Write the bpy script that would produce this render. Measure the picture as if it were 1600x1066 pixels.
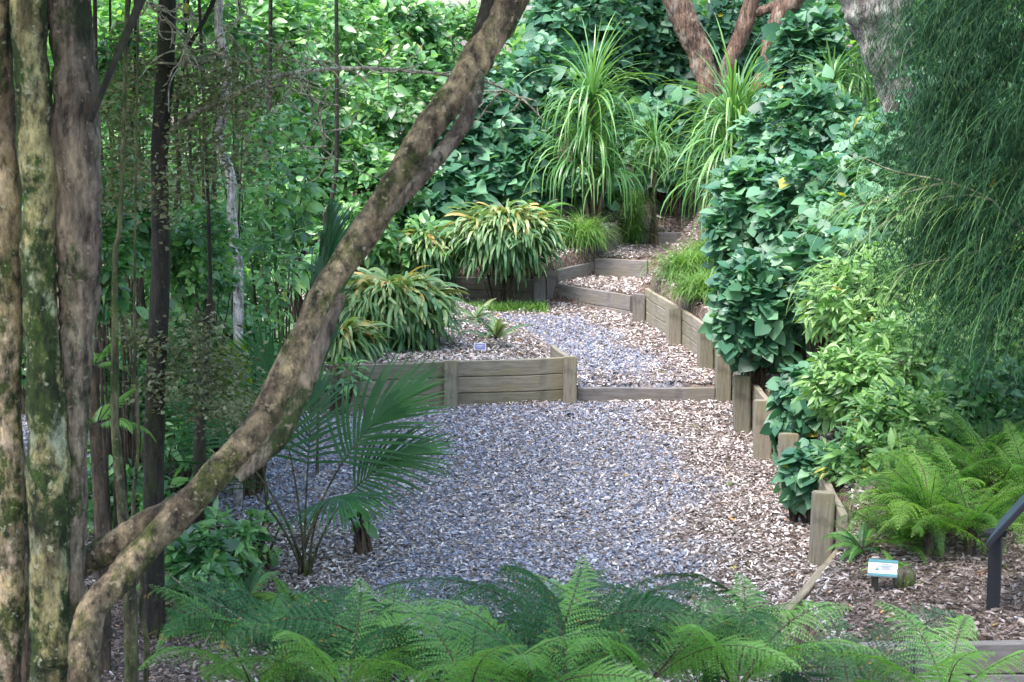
import bpy, math, random
import numpy as np
from mathutils import Vector
R = math.radians
SC = bpy.context.scene
COL = SC.collection
for o in list(bpy.data.objects): bpy.data.objects.remove(o)

# ------------------------------------------------------------------ camera
F = 3000.0; PITCH = math.atan(473.0/F); CZ = 3.52
cam_d = bpy.data.cameras.new("camera"); cam = bpy.data.objects.new("camera", cam_d); COL.objects.link(cam)
cam.location = (0, 0, CZ); cam.rotation_euler = (math.pi/2-PITCH, 0, 0)
cam_d.sensor_width = 36; cam_d.lens = 36*F/1600; cam_d.clip_start = .1; cam_d.clip_end = 3000
cam_d.dof.use_dof = True; cam_d.dof.focus_distance = 17.5; cam_d.dof.aperture_fstop = 9
SC.camera = cam
# ------------------------------------------------------------------ light
SUN_EL, SUN_AZ = 64, 222            # azimuth clockwise from +Y
w = bpy.data.worlds.new("World"); SC.world = w; w.use_nodes = True
nt = w.node_tree; sky = nt.nodes.new("ShaderNodeTexSky"); sky.sky_type = 'NISHITA'; sky.sun_disc = False
sky.sun_elevation = R(SUN_EL); sky.sun_rotation = R(SUN_AZ); sky.air_density = 1.0; sky.dust_density = 3.0; sky.ozone_density = 1.0
bg = nt.nodes["Background"]; bg.inputs[1].default_value = 0.15
nt.links.new(sky.outputs[0], bg.inputs[0])
sd = bpy.data.lights.new("sun", 'SUN'); sd.energy = 1.2; sd.angle = R(25); sd.color = (1, .97, .93)
so = bpy.data.objects.new("sun", sd); COL.objects.link(so)
_d = Vector((math.sin(R(SUN_AZ))*math.cos(R(SUN_EL)), math.cos(R(SUN_AZ))*math.cos(R(SUN_EL)), math.sin(R(SUN_EL))))
so.rotation_euler = _d.to_track_quat('Z', 'Y').to_euler(); so.location = (0, 0, 30)
SC.view_settings.view_transform = 'Standard'; SC.view_settings.look = 'None'
SC.view_settings.gamma = 1; SC.view_settings.exposure = 2.4
SC.cycles.max_bounces = 6; SC.cycles.transmission_bounces = 4; SC.cycles.diffuse_bounces = 3; SC.cycles.glossy_bounces = 2
SC.cycles.use_denoising = True

# ------------------------------------------------------------------ picture point -> place
def ray(px, py):
    a = (px-800)/F; b = -(py-533)/F
    s, c = math.sin(PITCH), math.cos(PITCH)
    return np.array([a, c+b*s, b*c-s])
def at(px, py, Y):
    r = ray(px, py); return np.array([0, 0, CZ])+r*(Y/r[1])
def G(px, py, z=0.0):
    r = ray(px, py); return np.array([0, 0, CZ])+r*((z-CZ)/r[2])
def mpp(Y): return Y/F             # metres per photo pixel

rng = np.random.default_rng(7)
def U(a, b, n=None): return rng.uniform(a, b, n)
def norm(v): return v/np.maximum(np.linalg.norm(v, axis=-1, keepdims=True), 1e-9)

# ------------------------------------------------------------------ materials
def mat(name):
    m = bpy.data.materials.new(name); m.use_nodes = True
    n = m.node_tree.nodes; b = n["Principled BSDF"]
    return m, m.node_tree, b
def ramp(t, stops):
    r = t.nodes.new("ShaderNodeValToRGB"); e = r.color_ramp.elements
    while len(e) < len(stops): e.new(.5)
    for q, (p, c) in zip(e, stops): q.position = p; q.color = (*c, 1)
    return r
def noise(t, scale, detail=4, co=None, vec=None, rough=.6):
    n = t.nodes.new("ShaderNodeTexNoise"); n.inputs['Scale'].default_value = scale; n.inputs['Detail'].default_value = detail
    n.inputs['Roughness'].default_value = rough
    if vec is not None: t.links.new(vec, n.inputs['Vector'])
    return n
def coords(t, scale=(1, 1, 1), kind='Object'):
    c = t.nodes.new("ShaderNodeTexCoord"); m = t.nodes.new("ShaderNodeMapping"); m.inputs['Scale'].default_value = scale
    t.links.new(c.outputs[kind], m.inputs['Vector']); return m.outputs[0]
def mixc(t, fac, a, b, mode='MIX'):
    m = t.nodes.new("ShaderNodeMix"); m.data_type = 'RGBA'; m.blend_type = mode
    for s, v in ((m.inputs[0], fac), (m.inputs[6], a), (m.inputs[7], b)):
        if isinstance(v, (int, float)): s.default_value = v
        elif isinstance(v, tuple): s.default_value = (*v, 1)
        else: t.links.new(v, s)
    return m.outputs[2]
def mult(t, a, k, add=0.0):
    m = t.nodes.new("ShaderNodeMath"); m.operation = 'MULTIPLY_ADD'; t.links.new(a, m.inputs[0]); m.inputs[1].default_value = k; m.inputs[2].default_value = add
    return m.outputs[0]
def bump(t, b, h, strength=.5, dist=.02):
    n = t.nodes.new("ShaderNodeBump"); n.inputs['Strength'].default_value = strength; n.inputs['Distance'].default_value = dist
    t.links.new(h, n.inputs['Height']); t.links.new(n.outputs[0], b.inputs['Normal'])

def leaf_mat(name, stops, rough=.42, trans=.3, spec=.5, vein=0):
    m, t, b = mat(name)
    a = t.nodes.new("ShaderNodeAttribute"); a.attribute_name = "tone"
    r = ramp(t, stops); t.links.new(a.outputs['Fac'], r.inputs[0])
    nn = noise(t, 9, 2, vec=coords(t)); c = mixc(t, mult(t, nn.outputs[0], .25), r.outputs[0], mixc(t, .5, r.outputs[0], (.02, .05, .01)))
    t.links.new(c, b.inputs['Base Color']); b.inputs['Roughness'].default_value = rough; b.inputs['Specular IOR Level'].default_value = spec
    tr = t.nodes.new("ShaderNodeBsdfTranslucent"); tc = mixc(t, 1.0, c, (1.5, 1.6, .7), 'MULTIPLY'); t.links.new(tc, tr.inputs[0])
    mx = t.nodes.new("ShaderNodeMixShader"); mx.inputs[0].default_value = trans
    t.links.new(b.outputs[0], mx.inputs[1]); t.links.new(tr.outputs[0], mx.inputs[2])
    t.links.new(mx.outputs[0], t.nodes["Material Output"].inputs[0])
    return m
def gr(d, m_, l, y=None):   # dark, mid, light greens and an old yellow leaf
    s = [(0, d), (.45, m_), (.9, l)]
    if y: s += [(.97, l), (.985, y)]
    return s
M = {}
M['heart'] = leaf_mat('heart_leaf', gr((.02, .085, .055), (.055, .18, .105), (.17, .35, .20), (.45, .42, .05)), rough=.48, spec=.7)
M['glossy'] = leaf_mat('glossy_leaf', gr((.028, .105, .035), (.08, .24, .07), (.22, .44, .12), (.42, .42, .06)), rough=.43, spec=1.0)
M['lance'] = leaf_mat('lance_leaf', gr((.05, .15, .045), (.15, .32, .09), (.30, .50, .16), (.50, .42, .06)), rough=.45, spec=.8)
M['far'] = leaf_mat('far_leaf', gr((.04, .13, .035), (.10, .27, .06), (.24, .46, .09)), rough=.45, trans=.4)
M['olive'] = leaf_mat('olive_leaf', [(0, (.07, .085, .04)), (.5, (.15, .17, .09)), (1, (.33, .32, .21))], rough=.6, trans=.25)
M['fern'] = leaf_mat('fern_leaf', [(0, (.012, .06, .024)), (.45, (.05, .17, .055)), (.86, (.15, .35, .085)), (.95, (.18, .38, .09)), (.975, (.34, .22, .06))], rough=.5, trans=.35)
M['fernbright'] = leaf_mat('bright_fern_leaf', gr((.03, .12, .022), (.115, .29, .045), (.27, .48, .10)), rough=.5, trans=.4)
M['ferndry'] = leaf_mat('tongue_fern_leaf', [(0, (.03, .11, .055)), (.45, (.10, .22, .09)), (.75, (.22, .34, .14)), (.9, (.34, .40, .17)), (1, (.48, .34, .12))], rough=.4, trans=.25)
M['strap'] = leaf_mat('strap_leaf', gr((.05, .16, .045), (.12, .27, .09), (.24, .40, .14)), rough=.33, trans=.3)
M['grass'] = leaf_mat('tuft_blade', gr((.05, .14, .025), (.11, .25, .05), (.27, .40, .14)), rough=.5, trans=.4)
M['palm'] = leaf_mat('palm_leaflet', gr((.008, .045, .012), (.018, .085, .022), (.04, .14, .035)), rough=.5, trans=.2, spec=.35)
M['palmyellow'] = leaf_mat('yellow_palm_leaflet', gr((.12, .22, .015), (.26, .38, .02), (.38, .48, .05)), rough=.4, trans=.5)
M['rimu'] = leaf_mat('weeping_needle', gr((.004, .028, .016), (.018, .075, .036), (.10, .23, .08)), rough=.6, trans=.2, spec=.25)

def bark(name, a, b_, patch=None, moss=None, moss_amt=.5, sc=(6, 6, 1.6), strength=.8, streak=(16, 16, 3.2)):
    m, t, b = mat(name); v = coords(t, sc)
    n1 = noise(t, 2.2, 7, vec=v, rough=.7); r = ramp(t, [(.3, a), (.62, b_)]); t.links.new(n1.outputs[0], r.inputs[0]); c = r.outputs[0]
    if patch:
        n2 = noise(t, 3.3, 5, vec=coords(t, (2, 2, .9))); r2 = ramp(t, [(.50, (0, 0, 0)), (.60, (1, 1, 1))]); t.links.new(n2.outputs[0], r2.inputs[0])
        c = mixc(t, r2.outputs[0], c, patch)
    if moss:
        n3 = noise(t, 2.6, 6, vec=coords(t, (1.6, 1.6, 1)), rough=.72); r3 = ramp(t, [(.62-.2*moss_amt, (0, 0, 0)), (.70-.2*moss_amt, (1, 1, 1))]); t.links.new(n3.outputs[0], r3.inputs[0])
        n4 = noise(t, 60, 2, vec=coords(t)); r4 = ramp(t, [(.3, tuple(.5*x for x in moss)), (.7, moss)]); t.links.new(n4.outputs[0], r4.inputs[0])
        c = mixc(t, r3.outputs[0], c, r4.outputs[0])
    v2 = coords(t, streak); n5 = noise(t, 2.2, 7, vec=v2, rough=.75)
    rs = ramp(t, [(.38, (.06, .05, .045)), (.45, (.6, .6, .6)), (.56, (1.1, 1.1, 1.1)), (.68, (1.7, 1.65, 1.5))]); t.links.new(n5.outputs[0], rs.inputs[0]); c = mixc(t, .85, c, rs.outputs[0], 'MULTIPLY')
    n6 = noise(t, 1.4, 5, vec=coords(t, (3, 3, 1.6)), rough=.65); rb = ramp(t, [(.41, (.30, .26, .23)), (.47, (.80, .78, .75)), (.55, (1.1, 1.08, 1.0)), (.66, (1.5, 1.45, 1.3))]); t.links.new(n6.outputs[0], rb.inputs[0]); c = mixc(t, .8, c, rb.outputs[0], 'MULTIPLY')
    n7 = noise(t, 30, 3, vec=coords(t)); rl = ramp(t, [(.62, (0, 0, 0)), (.68, (1, 1, 1))]); t.links.new(n7.outputs[0], rl.inputs[0])
    c = mixc(t, mult(t, rl.outputs[0], .55), c, tuple(min(.6, 1.5*x+.03) for x in b_))
    t.links.new(c, b.inputs['Base Color']); b.inputs['Roughness'].default_value = .85
    bump(t, b, n5.outputs[0], strength, .05)
    return m
M['bark_pale'] = bark('mossy_pale_bark', (.24, .16, .08), (.58, .45, .27), patch=(.62, .46, .35), moss=(.07, .10, .015), moss_amt=.7, streak=(14, 14, 6))
M['bark_moss'] = bark('lichen_bark', (.22, .19, .08), (.58, .50, .25), patch=(.33, .36, .25), moss=(.05, .09, .012), moss_amt=.8, streak=(14, 14, 6))
M['bark_brown'] = bark('ridged_brown_bark', (.11, .08, .06), (.34, .26, .20), patch=(.34, .29, .22), moss=(.055, .085, .015), moss_amt=.55, sc=(9, 9, 1.1), strength=1)
M['bark_lean'] = bark('leaning_bark', (.12, .08, .048), (.40, .30, .19), patch=(.25, .19, .12), moss=(.11, .12, .025), moss_amt=.6, sc=(6, 6, 4), streak=(12, 12, 8))
M['bark_dark'] = bark('dark_bark', (.014, .011, .008), (.05, .04, .028), moss=(.04, .055, .010), moss_amt=.5)
M['bark_olive'] = bark('olive_bark', (.07, .065, .035), (.18, .17, .09), moss=(.08, .12, .02), moss_amt=.6)
M['bark_red'] = bark('peeling_red_bark', (.09, .045, .035), (.30, .19, .145), patch=(.38, .30, .26), sc=(10, 10, .9), strength=1)
M['bark_grey'] = bark('grey_lichen_bark', (.16, .13, .13), (.42, .38, .38), patch=(.45, .46, .42), sc=(8, 8, 2.5), strength=1)
M['bark_birch'] = bark('white_bark', (.30, .27, .28), (.72, .68, .70), sc=(4, 4, 9))
M['twig'] = bark('twig_bark', (.05, .035, .025), (.14, .10, .07))
M['twig_pale'] = bark('lichen_twig', (.34, .31, .22), (.62, .58, .46))

def timber(name='weathered_timber', k=(1, 1, 1)):
    m, t, b = mat(name); v = coords(t, (1.3, 14, 14))
    n1 = noise(t, 4, 8, vec=v, rough=.7); r = ramp(t, [(.25, (.10, .095, .085)), (.5, (.215, .205, .185)), (.78, (.34, .325, .30))]); t.links.new(n1.outputs[0], r.inputs[0])
    n2 = noise(t, 1.7, 4, vec=coords(t, (1, 1, 1), 'Object')); r2 = ramp(t, [(.46, (0, 0, 0)), (.66, (1, 1, 1))]); t.links.new(n2.outputs[0], r2.inputs[0])
    c = mixc(t, mult(t, r2.outputs[0], .55), r.outputs[0], (.21, .19, .08))
    n3 = noise(t, 5, 6, vec=coords(t)); r3 = ramp(t, [(.60, (0, 0, 0)), (.68, (1, 1, 1))]); t.links.new(n3.outputs[0], r3.inputs[0])
    c = mixc(t, mult(t, r3.outputs[0], .45), c, (.09, .08, .065))
    inf = t.nodes.new("ShaderNodeObjectInfo"); c = mixc(t, 1.0, c, ramp_tint(t, inf.outputs['Random']), 'MULTIPLY')
    c = mixc(t, 1.0, c, k, 'MULTIPLY')
    t.links.new(c, b.inputs['Base Color']); b.inputs['Roughness'].default_value = .8
    bump(t, b, n1.outputs[0], .5, .006)
    return m
def ramp_tint(t, s):
    r = ramp(t, [(0, (.82, .84, .80)), (.5, (1, 1, 1)), (1, (1.12, 1.08, 1.06))]); t.links.new(s, r.inputs[0]); return r.outputs[0]
M['timber'] = timber(k=(1.08, 1.02, .90)); M['timber_grey'] = timber('grey_timber', (.86, .82, .90))

def ground_mat():
    m, t, b = mat('gravel_and_mulch')
    a = t.nodes.new("ShaderNodeAttribute"); a.attribute_name = "mulch"
    co = coords(t)
    v = t.nodes.new("ShaderNodeTexVoronoi"); v.inputs['Scale'].default_value = 42; t.links.new(co, v.inputs['Vector'])
    sx = t.nodes.new("ShaderNodeSeparateColor"); t.links.new(v.outputs['Color'], sx.inputs[0])
    r = ramp(t, [(0, (.07, .075, .10)), (.5, (.15, .16, .21)), (.8, (.26, .27, .34)), (1, (.45, .44, .47))]); t.links.new(sx.outputs[0], r.inputs[0])
    v2 = t.nodes.new("ShaderNodeTexVoronoi"); v2.inputs['Scale'].default_value = 30; t.links.new(coords(t, (1, 2.2, 1)), v2.inputs['Vector'])
    s2 = t.nodes.new("ShaderNodeSeparateColor"); t.links.new(v2.outputs['Color'], s2.inputs[0])
    r2 = ramp(t, [(0, (.03, .02, .015)), (.5, (.085, .058, .045)), (.85, (.16, .11, .09)), (1, (.26, .2, .17))]); t.links.new(s2.outputs[0], r2.inputs[0])
    c = mixc(t, a.outputs['Fac'], r.outputs[0], r2.outputs[0])
    t.links.new(c, b.inputs['Base Color']); b.inputs['Roughness'].default_value = .9
    bump(t, b, v.outputs['Distance'], .8, .015)
    return m
M['ground'] = ground_mat()
m, t, b = mat('wood_chip')
a = t.nodes.new("ShaderNodeAttribute"); a.attribute_name = "tone"
r = ramp(t, [(0, (.03, .02, .017)), (.25, (.13, .095, .08)), (.5, (.31, .25, .23)), (.7, (.60, .54, .53)), (.93, (.84, .80, .79)), (.97, (.5, .5, .58)), (.985, (.60, .22, .06)), (.995, (.12, .22, .05))])
t.links.new(a.outputs['Fac'], r.inputs[0]); t.links.new(r.outputs[0], b.inputs['Base Color']); b.inputs['Roughness'].default_value = .6
M['chip'] = m
m, t, b = mat('gravel_stone')
a = t.nodes.new("ShaderNodeAttribute"); a.attribute_name = "tone"
r = ramp(t, [(0, (.05, .06, .09)), (.4, (.17, .19, .27)), (.8, (.35, .37, .47)), (1, (.7, .7, .78))])
t.links.new(a.outputs['Fac'], r.inputs[0]); t.links.new(r.outputs[0], b.inputs['Base Color']); b.inputs['Roughness'].default_value = .55
M['stone'] = m
def plain(name, c, rough=.5, metal=0):
    m, t, b = mat(name); n = noise(t, 25, 4, vec=coords(t)); r = ramp(t, [(.3, tuple(.85*x for x in c)), (.7, c)]); t.links.new(n.outputs[0], r.inputs[0])
    t.links.new(r.outputs[0], b.inputs['Base Color']); b.inputs['Roughness'].default_value = rough; b.inputs['Metallic'].default_value = metal; return m
M['black'] = plain('black_powder_coat', (.012, .013, .018), .55)
M['panel'] = plain('blue_panel_face', (.03, .045, .09), .45)
M['white'] = plain('label_white', (.50, .52, .56), .35)
M['teal'] = plain('label_teal', (.01, .17, .20), .35)
M['inkgrey'] = plain('label_grey', (.22, .24, .30), .4)
M['purple'] = plain('label_purple', (.17, .17, .42), .35)
M['darkwood'] = plain('dark_stake', (.05, .045, .035), .8)
M['stonemoss'] = bark('mossy_stone', (.10, .09, .06), (.22, .20, .15), moss=(.10, .14, .03), moss_amt=.8, sc=(3, 3, 3))

# ------------------------------------------------------------------ mesh gathering
class Acc:
    def __init__(s): s.v = []; s.f = []; s.t = []; s.mi = []; s.n = 0
    def add(s, v, f, tone=.5, mi=0):
        v = np.asarray(v, float).reshape(-1, 3); f = np.asarray(f, int)
        s.v.append(v); s.f.append(f+s.n); s.n += len(v)
        s.t.append(np.broadcast_to(np.asarray(tone, float), (len(f),)).copy()); s.mi.append(np.full(len(f), mi))
    def mesh(s, name, mats, smooth=True, attr="tone"):
        me = bpy.data.meshes.new(name)
        V = np.concatenate(s.v); k = [np.full(len(f), f.shape[1]) for f in s.f]; tot = np.concatenate(k)
        L = np.concatenate([f.ravel() for f in s.f]); st = np.concatenate([[0], np.cumsum(tot)[:-1]])
        me.vertices.add(len(V)); me.vertices.foreach_set("co", V.ravel().astype(np.float32))
        me.loops.add(len(L)); me.loops.foreach_set("vertex_index", L.astype(np.int32))
        me.polygons.add(len(tot)); me.polygons.foreach_set("loop_start", st.astype(np.int32)); me.polygons.foreach_set("loop_total", tot.astype(np.int32))
        me.polygons.foreach_set("material_index", np.concatenate(s.mi).astype(np.int32))
        me.polygons.foreach_set("use_smooth", np.full(len(tot), smooth))
        for m in mats: me.materials.append(m)
        me.update(calc_edges=True); a = me.attributes.new(attr, 'FLOAT', 'FACE'); a.data.foreach_set("value", np.concatenate(s.t).astype(np.float32))
        me.validate(); return me
    def obj(s, name, mats, parent=None, smooth=True, loc=None):
        if not isinstance(mats, (list, tuple)): mats = [mats]
        o = bpy.data.objects.new(name, s.mesh(name, mats, smooth)); COL.objects.link(o)
        if parent is not None: o.parent = parent
        if loc is not None: o.location = loc
        return o
def tag(o, label=None, cat=None, group=None, kind=None):
    if label: o['label'] = label
    if cat: o['category'] = cat
    if group: o['group'] = group
    if kind: o['kind'] = kind
    return o
def thing(name, label, cat, loc=(0, 0, 0), rz=0, group=None):
    o = bpy.data.objects.new(name, None); COL.objects.link(o); o.empty_display_size = .2
    o.location = tuple(float(x) for x in loc); o.rotation_euler = (0, 0, rz); return tag(o, label, cat, group)
def copy_tree(o, parent=None):
    c = o.copy(); COL.objects.link(c); c.parent = parent
    for ch in [x for x in bpy.data.objects if x.parent == o]: copy_tree(ch, c)
    return c

# leaves: template (verts, tris) placed by position, direction, normal, size
def tmpl_ovate(wd=.3, fold=.10, droop=.18):
    v = np.array([(0, 0, 0), (-wd*.85, .32, fold), (-wd*.8, .62, fold*.8-.4*droop), (0, 1, -droop), (wd*.8, .62, fold*.8-.4*droop), (wd*.85, .32, fold), (0, .34, 0), (0, .66, -.35*droop)])
    f = np.array([(0, 6, 1, 1), (1, 6, 7, 2), (2, 7, 3, 3), (3, 7, 4, 4), (4, 7, 6, 5), (5, 6, 0, 0)])
    f = [np.array([(1, 6, 7, 2), (4, 7, 6, 5)]), np.array([(0, 6, 1), (2, 7, 3), (3, 7, 4), (5, 6, 0)])]
    return v, f
def tmpl_heart():
    v = np.array([(0, .12, 0), (-.25, -.06, .05), (-.48, .12, .09), (-.50, .42, .06), (-.28, .74, -.02), (0, 1.02, -.14), (.28, .74, -.02), (.50, .42, .06), (.48, .12, .09), (.25, -.06, .05), (0, .5, -.01)])
    f = [np.array([(0, 10, 3, 2), (10, 5, 4, 3), (8, 7, 10, 0), (7, 6, 5, 10)]), np.array([(0, 2, 1), (0, 9, 8)])]
    return v, f
def tmpl_simple(wd=.25):
    v = np.array([(0, 0, 0), (-wd, .45, .06), (0, 1, -.15), (wd, .45, .06)])
    return v, [np.array([(0, 3, 2, 1)])]
T_OV, T_LA, T_HE, T_SI, T_SM = tmpl_ovate(.30), tmpl_ovate(.17, .05, .22), tmpl_heart(), tmpl_simple(.28), tmpl_simple(.42)
def put(acc, T, pos, d, n, s, tone, mi=0):
    tv, tf = T; N = len(pos); y = norm(d); x = norm(np.cross(y, n)); z = np.cross(x, y)
    s = np.broadcast_to(s, (N,))[:, None, None]
    V = pos[:, None]+s*(tv[None, :, 0:1]*(x*U(.68, 1.12, N)[:, None])[:, None]+tv[None, :, 1:2]*y[:, None]+tv[None, :, 2:3]*z[:, None])
    K = len(tv); base = (np.arange(N)*K)[:, None, None]
    first = True
    for f in tf:
        ff = (f[None]+base).reshape(-1, f.shape[1]); tt = np.repeat(np.broadcast_to(tone, (N,)), len(f))
        if first: acc.add(V.reshape(-1, 3), ff, tt, mi); n0 = acc.n-N*K; first = False
        else: acc.f.append(ff+n0); acc.t.append(tt.astype(float)); acc.mi.append(np.full(len(ff), mi))
def spline(P, n):
    P = np.asarray(P, float); k = len(P)
    if k == 2: return P[0]+(P[1]-P[0])*np.linspace(0, 1, n)[:, None]
    Q = np.vstack([2*P[0]-P[1], P, 2*P[-1]-P[-2]]); u = np.linspace(0, k-1-1e-6, n); i = u.astype(int); f = (u-i)[:, None]
    a, b_, c, d = Q[i], Q[i+1], Q[i+2], Q[i+3]
    return .5*((2*b_)+(-a+c)*f+(2*a-5*b_+4*c-d)*f**2+(-a+3*b_-3*c+d)*f**3)
def tube(acc, P, rad, n=12, sides=8, rough=0.0, seed=0, mi=0, cap=True):
    C_ = spline(P, n); rad = np.interp(np.linspace(0, 1, n), np.linspace(0, 1, len(rad)), rad)
    Tn = norm(np.gradient(C_, axis=0)); ref = np.array([0, 1, .01]) if abs(Tn[0][1]) < .8 else np.array([1, 0, 0.])
    X = norm(np.cross(np.tile(ref, (n, 1)), Tn)); Y = np.cross(Tn, X)
    a = np.linspace(0, 2*math.pi, sides, endpoint=False)
    rr = np.repeat(rad[:, None], sides, 1)
    if rough:
        g = np.random.default_rng(seed); l = np.linspace(0, 1, n)[:, None]
        q = 0
        for k in range(1, 7):
            q = q+np.sin(a[None]*k+g.uniform(0, 6)+l*g.uniform(-6, 6)+2*np.sin(l*g.uniform(4, 14)+g.uniform(0, 6)))*g.uniform(.4, 1)/k
        q = q+.5*np.sin(l*n*.35+g.uniform(0, 6)+np.sin(a[None]*2+3)*1.5)*np.sin(l*23+1)
        q = q+g.normal(0, .35, rr.shape)
        for (cl, ca, am) in ((max(3, n//7), 5, 1.3), (max(3, n//3), 9, .9), (n, sides//2, .6)):
            F_ = g.normal(0, 1, (cl, ca)); F_ = np.hstack([F_, F_[:, :1]]); li = np.linspace(0, cl-1, n); ai = a/(2*math.pi)*ca
            T1 = np.stack([np.interp(li, np.arange(cl), F_[:, k]) for k in range(ca+1)], 1); q = q+am*np.stack([np.interp(ai, np.arange(ca+1), T1[k]) for k in range(n)])
        rr = rr*(1+rough*q*.8)
    V = C_[:, None]+rr[:, :, None]*(np.cos(a)[None, :, None]*X[:, None]+np.sin(a)[None, :, None]*Y[:, None])
    i = np.arange(n-1)[:, None]*sides; j = np.arange(sides)[None]; j2 = (j+1) % sides
    f = np.stack([i+j, i+j2, i+sides+j2, i+sides+j], -1).reshape(-1, 4)
    V = V.reshape(-1, 3)
    acc.add(V, f, .5, mi)
    if cap:
        for e, c in ((0, C_[0]), (n-1, C_[-1])):
            vv = np.vstack([V[e*sides:(e+1)*sides], c]); ff = np.array([(q, (q+1) % sides, sides) for q in range(sides)])
            if e == 0: ff = ff[:, ::-1]
            acc.add(vv, ff, .5, mi)
    return C_
# ribbons: N blades of K segments along curves, width profile
def ribbons(acc, p0, az, el0, L, bend, wd, tone, K=7, prof=None, twist=.0, mi=0, sway=0.0):
    N = len(p0); s = np.linspace(0, 1, K+1)
    el = el0[:, None]-bend[:, None]*s[None]**1.2*1.0
    el = np.maximum(el, -1.5); azs = az[:, None]+sway*s[None]*rng.normal(0, 1, N)[:, None]
    d = np.stack([np.cos(el)*np.cos(azs), np.cos(el)*np.sin(azs), np.sin(el)], -1)
    st = d*(L/K)[:, None, None]; C_ = p0[:, None]+np.concatenate([np.zeros((N, 1, 3)), np.cumsum(st[:, :-1], 1)], 1)
    side = np.stack([-np.sin(azs), np.cos(azs), np.zeros_like(azs)], -1)
    if twist: side = norm(side+twist*rng.normal(0, 1, (N, 1, 1))*np.array([0, 0, 1.]))
    pr = np.interp(s, *(prof or ([0, .1, .5, .85, 1], [.6, .9, 1, .6, .03])))
    W = side*(wd[:, None]*pr[None])[:, :, None]*.5
    V = np.stack([C_-W, C_+W], 2).reshape(N, -1, 3)
    i = np.arange(K)*2; f = np.stack([i, i+1, i+3, i+2], -1)
    ff = (f[None]+(np.arange(N)*(K+1)*2)[:, None, None]).reshape(-1, 4)
    acc.add(V.reshape(-1, 3), ff, np.repeat(tone, K), mi)
    return C_

# ------------------------------------------------------------------ ground shape
W = [G(1283, 887, 0), G(1232, 772, 0), G(1192, 720, 0), G(1160, 675, 0), G(1130, 630, 0), G(1103, 578, .14), G(1053, 541, .17), G(995, 502, .2)]
Q0 = G(1200, 975, .12)[:2]
A_L, A_R = G(858, 474, .2), G(987, 494, .2)          # first step
PL = G(705, 637, 0); PR = G(890, 630, 0); PLL = G(395, 652, 0)
BW = G(843, 475, .2); BWL = G(690, 470, .2)
Y1 = G(1010, 624, 0)[1]
B_L, B_R = G(930, 432, .44), G(1012, 436, .44)
C_L, C_R = G(985, 382, .68), G(1068, 382, .68)
D_L, D_R = G(1015, 356, .85), G(1075, 350, .85)
def ss(x): x = np.clip(x, 0, 1); return x*x*(3-2*x)
wx = np.array([Q0[0]]+[p[0] for p in W]); wy = np.array([Q0[1]]+[p[1] for p in W])
def xwall(y): return np.interp(y, wy, wx)
px_bed = np.array([(895, 628, 0), (905, 600, .14), (868, 552, .15), (815, 510, .18), (755, 488, .2), (700, 474, .2)])
pb = np.array([G(*p) for p in px_bed])
def n2(x, y): return .5*(np.sin(1.9*x+1.3*y)+np.sin(3.1*y-2.3*x+1)+.6*np.sin(7*x+5*y)+.5*np.sin(11*y-9*x))
FRONT_Y = float(G(1262, 1000, .3)[1])-.02
def hz(x, y):
    x = np.asarray(x, float); y = np.asarray(y, float)
    z = np.where(y < 10, 1.92*np.clip(1-y/10, 0, 1.4)**1.3, 0.0)*ss((3.6-x)/2.0+ .4)
    up = .14+np.clip(y-Y1, 0, 6)*.014
    z = np.where(y > Y1+.03, up, z)
    # hill beyond the back wall and the steps
    hr = np.interp(y, [23, 25, 27.5, 30, 33, 40], [.52, .80, 1.15, 1.75, 2.4, 2.6]); hl = np.interp(y, [23, 25, 30, 40], [.5, .6, 1.0, 1.3])
    k = ss((x+2.5)/3.0); hill = hr*k+hl*(1-k)+n2(x, y)*.03
    yb = np.interp(x, [-9, BWL[0], BW[0], A_L[0], A_R[0], A_R[0]+.15], [BWL[1]+.3, BWL[1], BW[1], A_L[1], A_R[1], A_R[1]])+.10
    rise = ss((y-yb)/.08)
    step = np.where(y < B_L[1]+.09, .44, np.where(y < C_L[1]+.09, .68, np.where(y < D_L[1]+.09, .85, .95+(y-D_L[1])*.22)))
    lx = np.interp(y, [A_L[1], B_L[1], C_L[1], D_L[1], D_L[1]+2], [A_L[0], B_L[0], C_L[0]-.05, D_L[0], D_L[0]+1])
    rx = np.interp(y, [A_R[1], B_R[1], C_R[1], D_R[1], D_R[1]+2], [A_R[0]+.03, B_R[0]+.1, C_R[0]+.1, D_R[0]+.1, D_R[0]+1.3])
    instep = ss((x-lx)/.08+1)*ss((rx-x)/.08+1)
    top = hill*(1-instep)+np.minimum(step, step)*instep
    z = z*(1-rise)+top*rise
    # bed on the right of the retaining wall
    d = x-xwall(y)-.13
    hb = np.interp(y, [9.6, 10.5, 12, 13, 18, 20, 23, 25], [.28, .22, .26, .42, .50, .60, .72, .85])+np.clip(d, 0, 4)*.13
    hb = np.minimum(hb, .24+np.clip(y-FRONT_Y, 0, 9)*.30); hb = np.maximum(hb, np.where(y > 23.4, hill, 0))+n2(x*1.5, y)*.015
    k = ss(d/.08)*(y > FRONT_Y+.06)*(y < A_R[1]+.1); z = z*(1-k)+hb*k
    # planted bed on the left
    xb = np.interp(y, pb[:, 1], pb[:, 0]); yf = np.interp(x, [PLL[0], PL[0], PR[0]], [PLL[1], PL[1], PR[1]])+.1
    dx = xb-x; k = ss((y-yf)/.08)*(y < yb+.05)*(dx > 0)*(x > PLL[0]-.9); hb = up+(.42-up)*ss(dx/.75)+n2(x, y)*.015
    z = z*(1-k)+hb*k
    return z+ .012*n2(x*2.3, y*2.1)
def hz1(x, y): return float(hz(np.array([x]), np.array([y]))[0])
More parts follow.
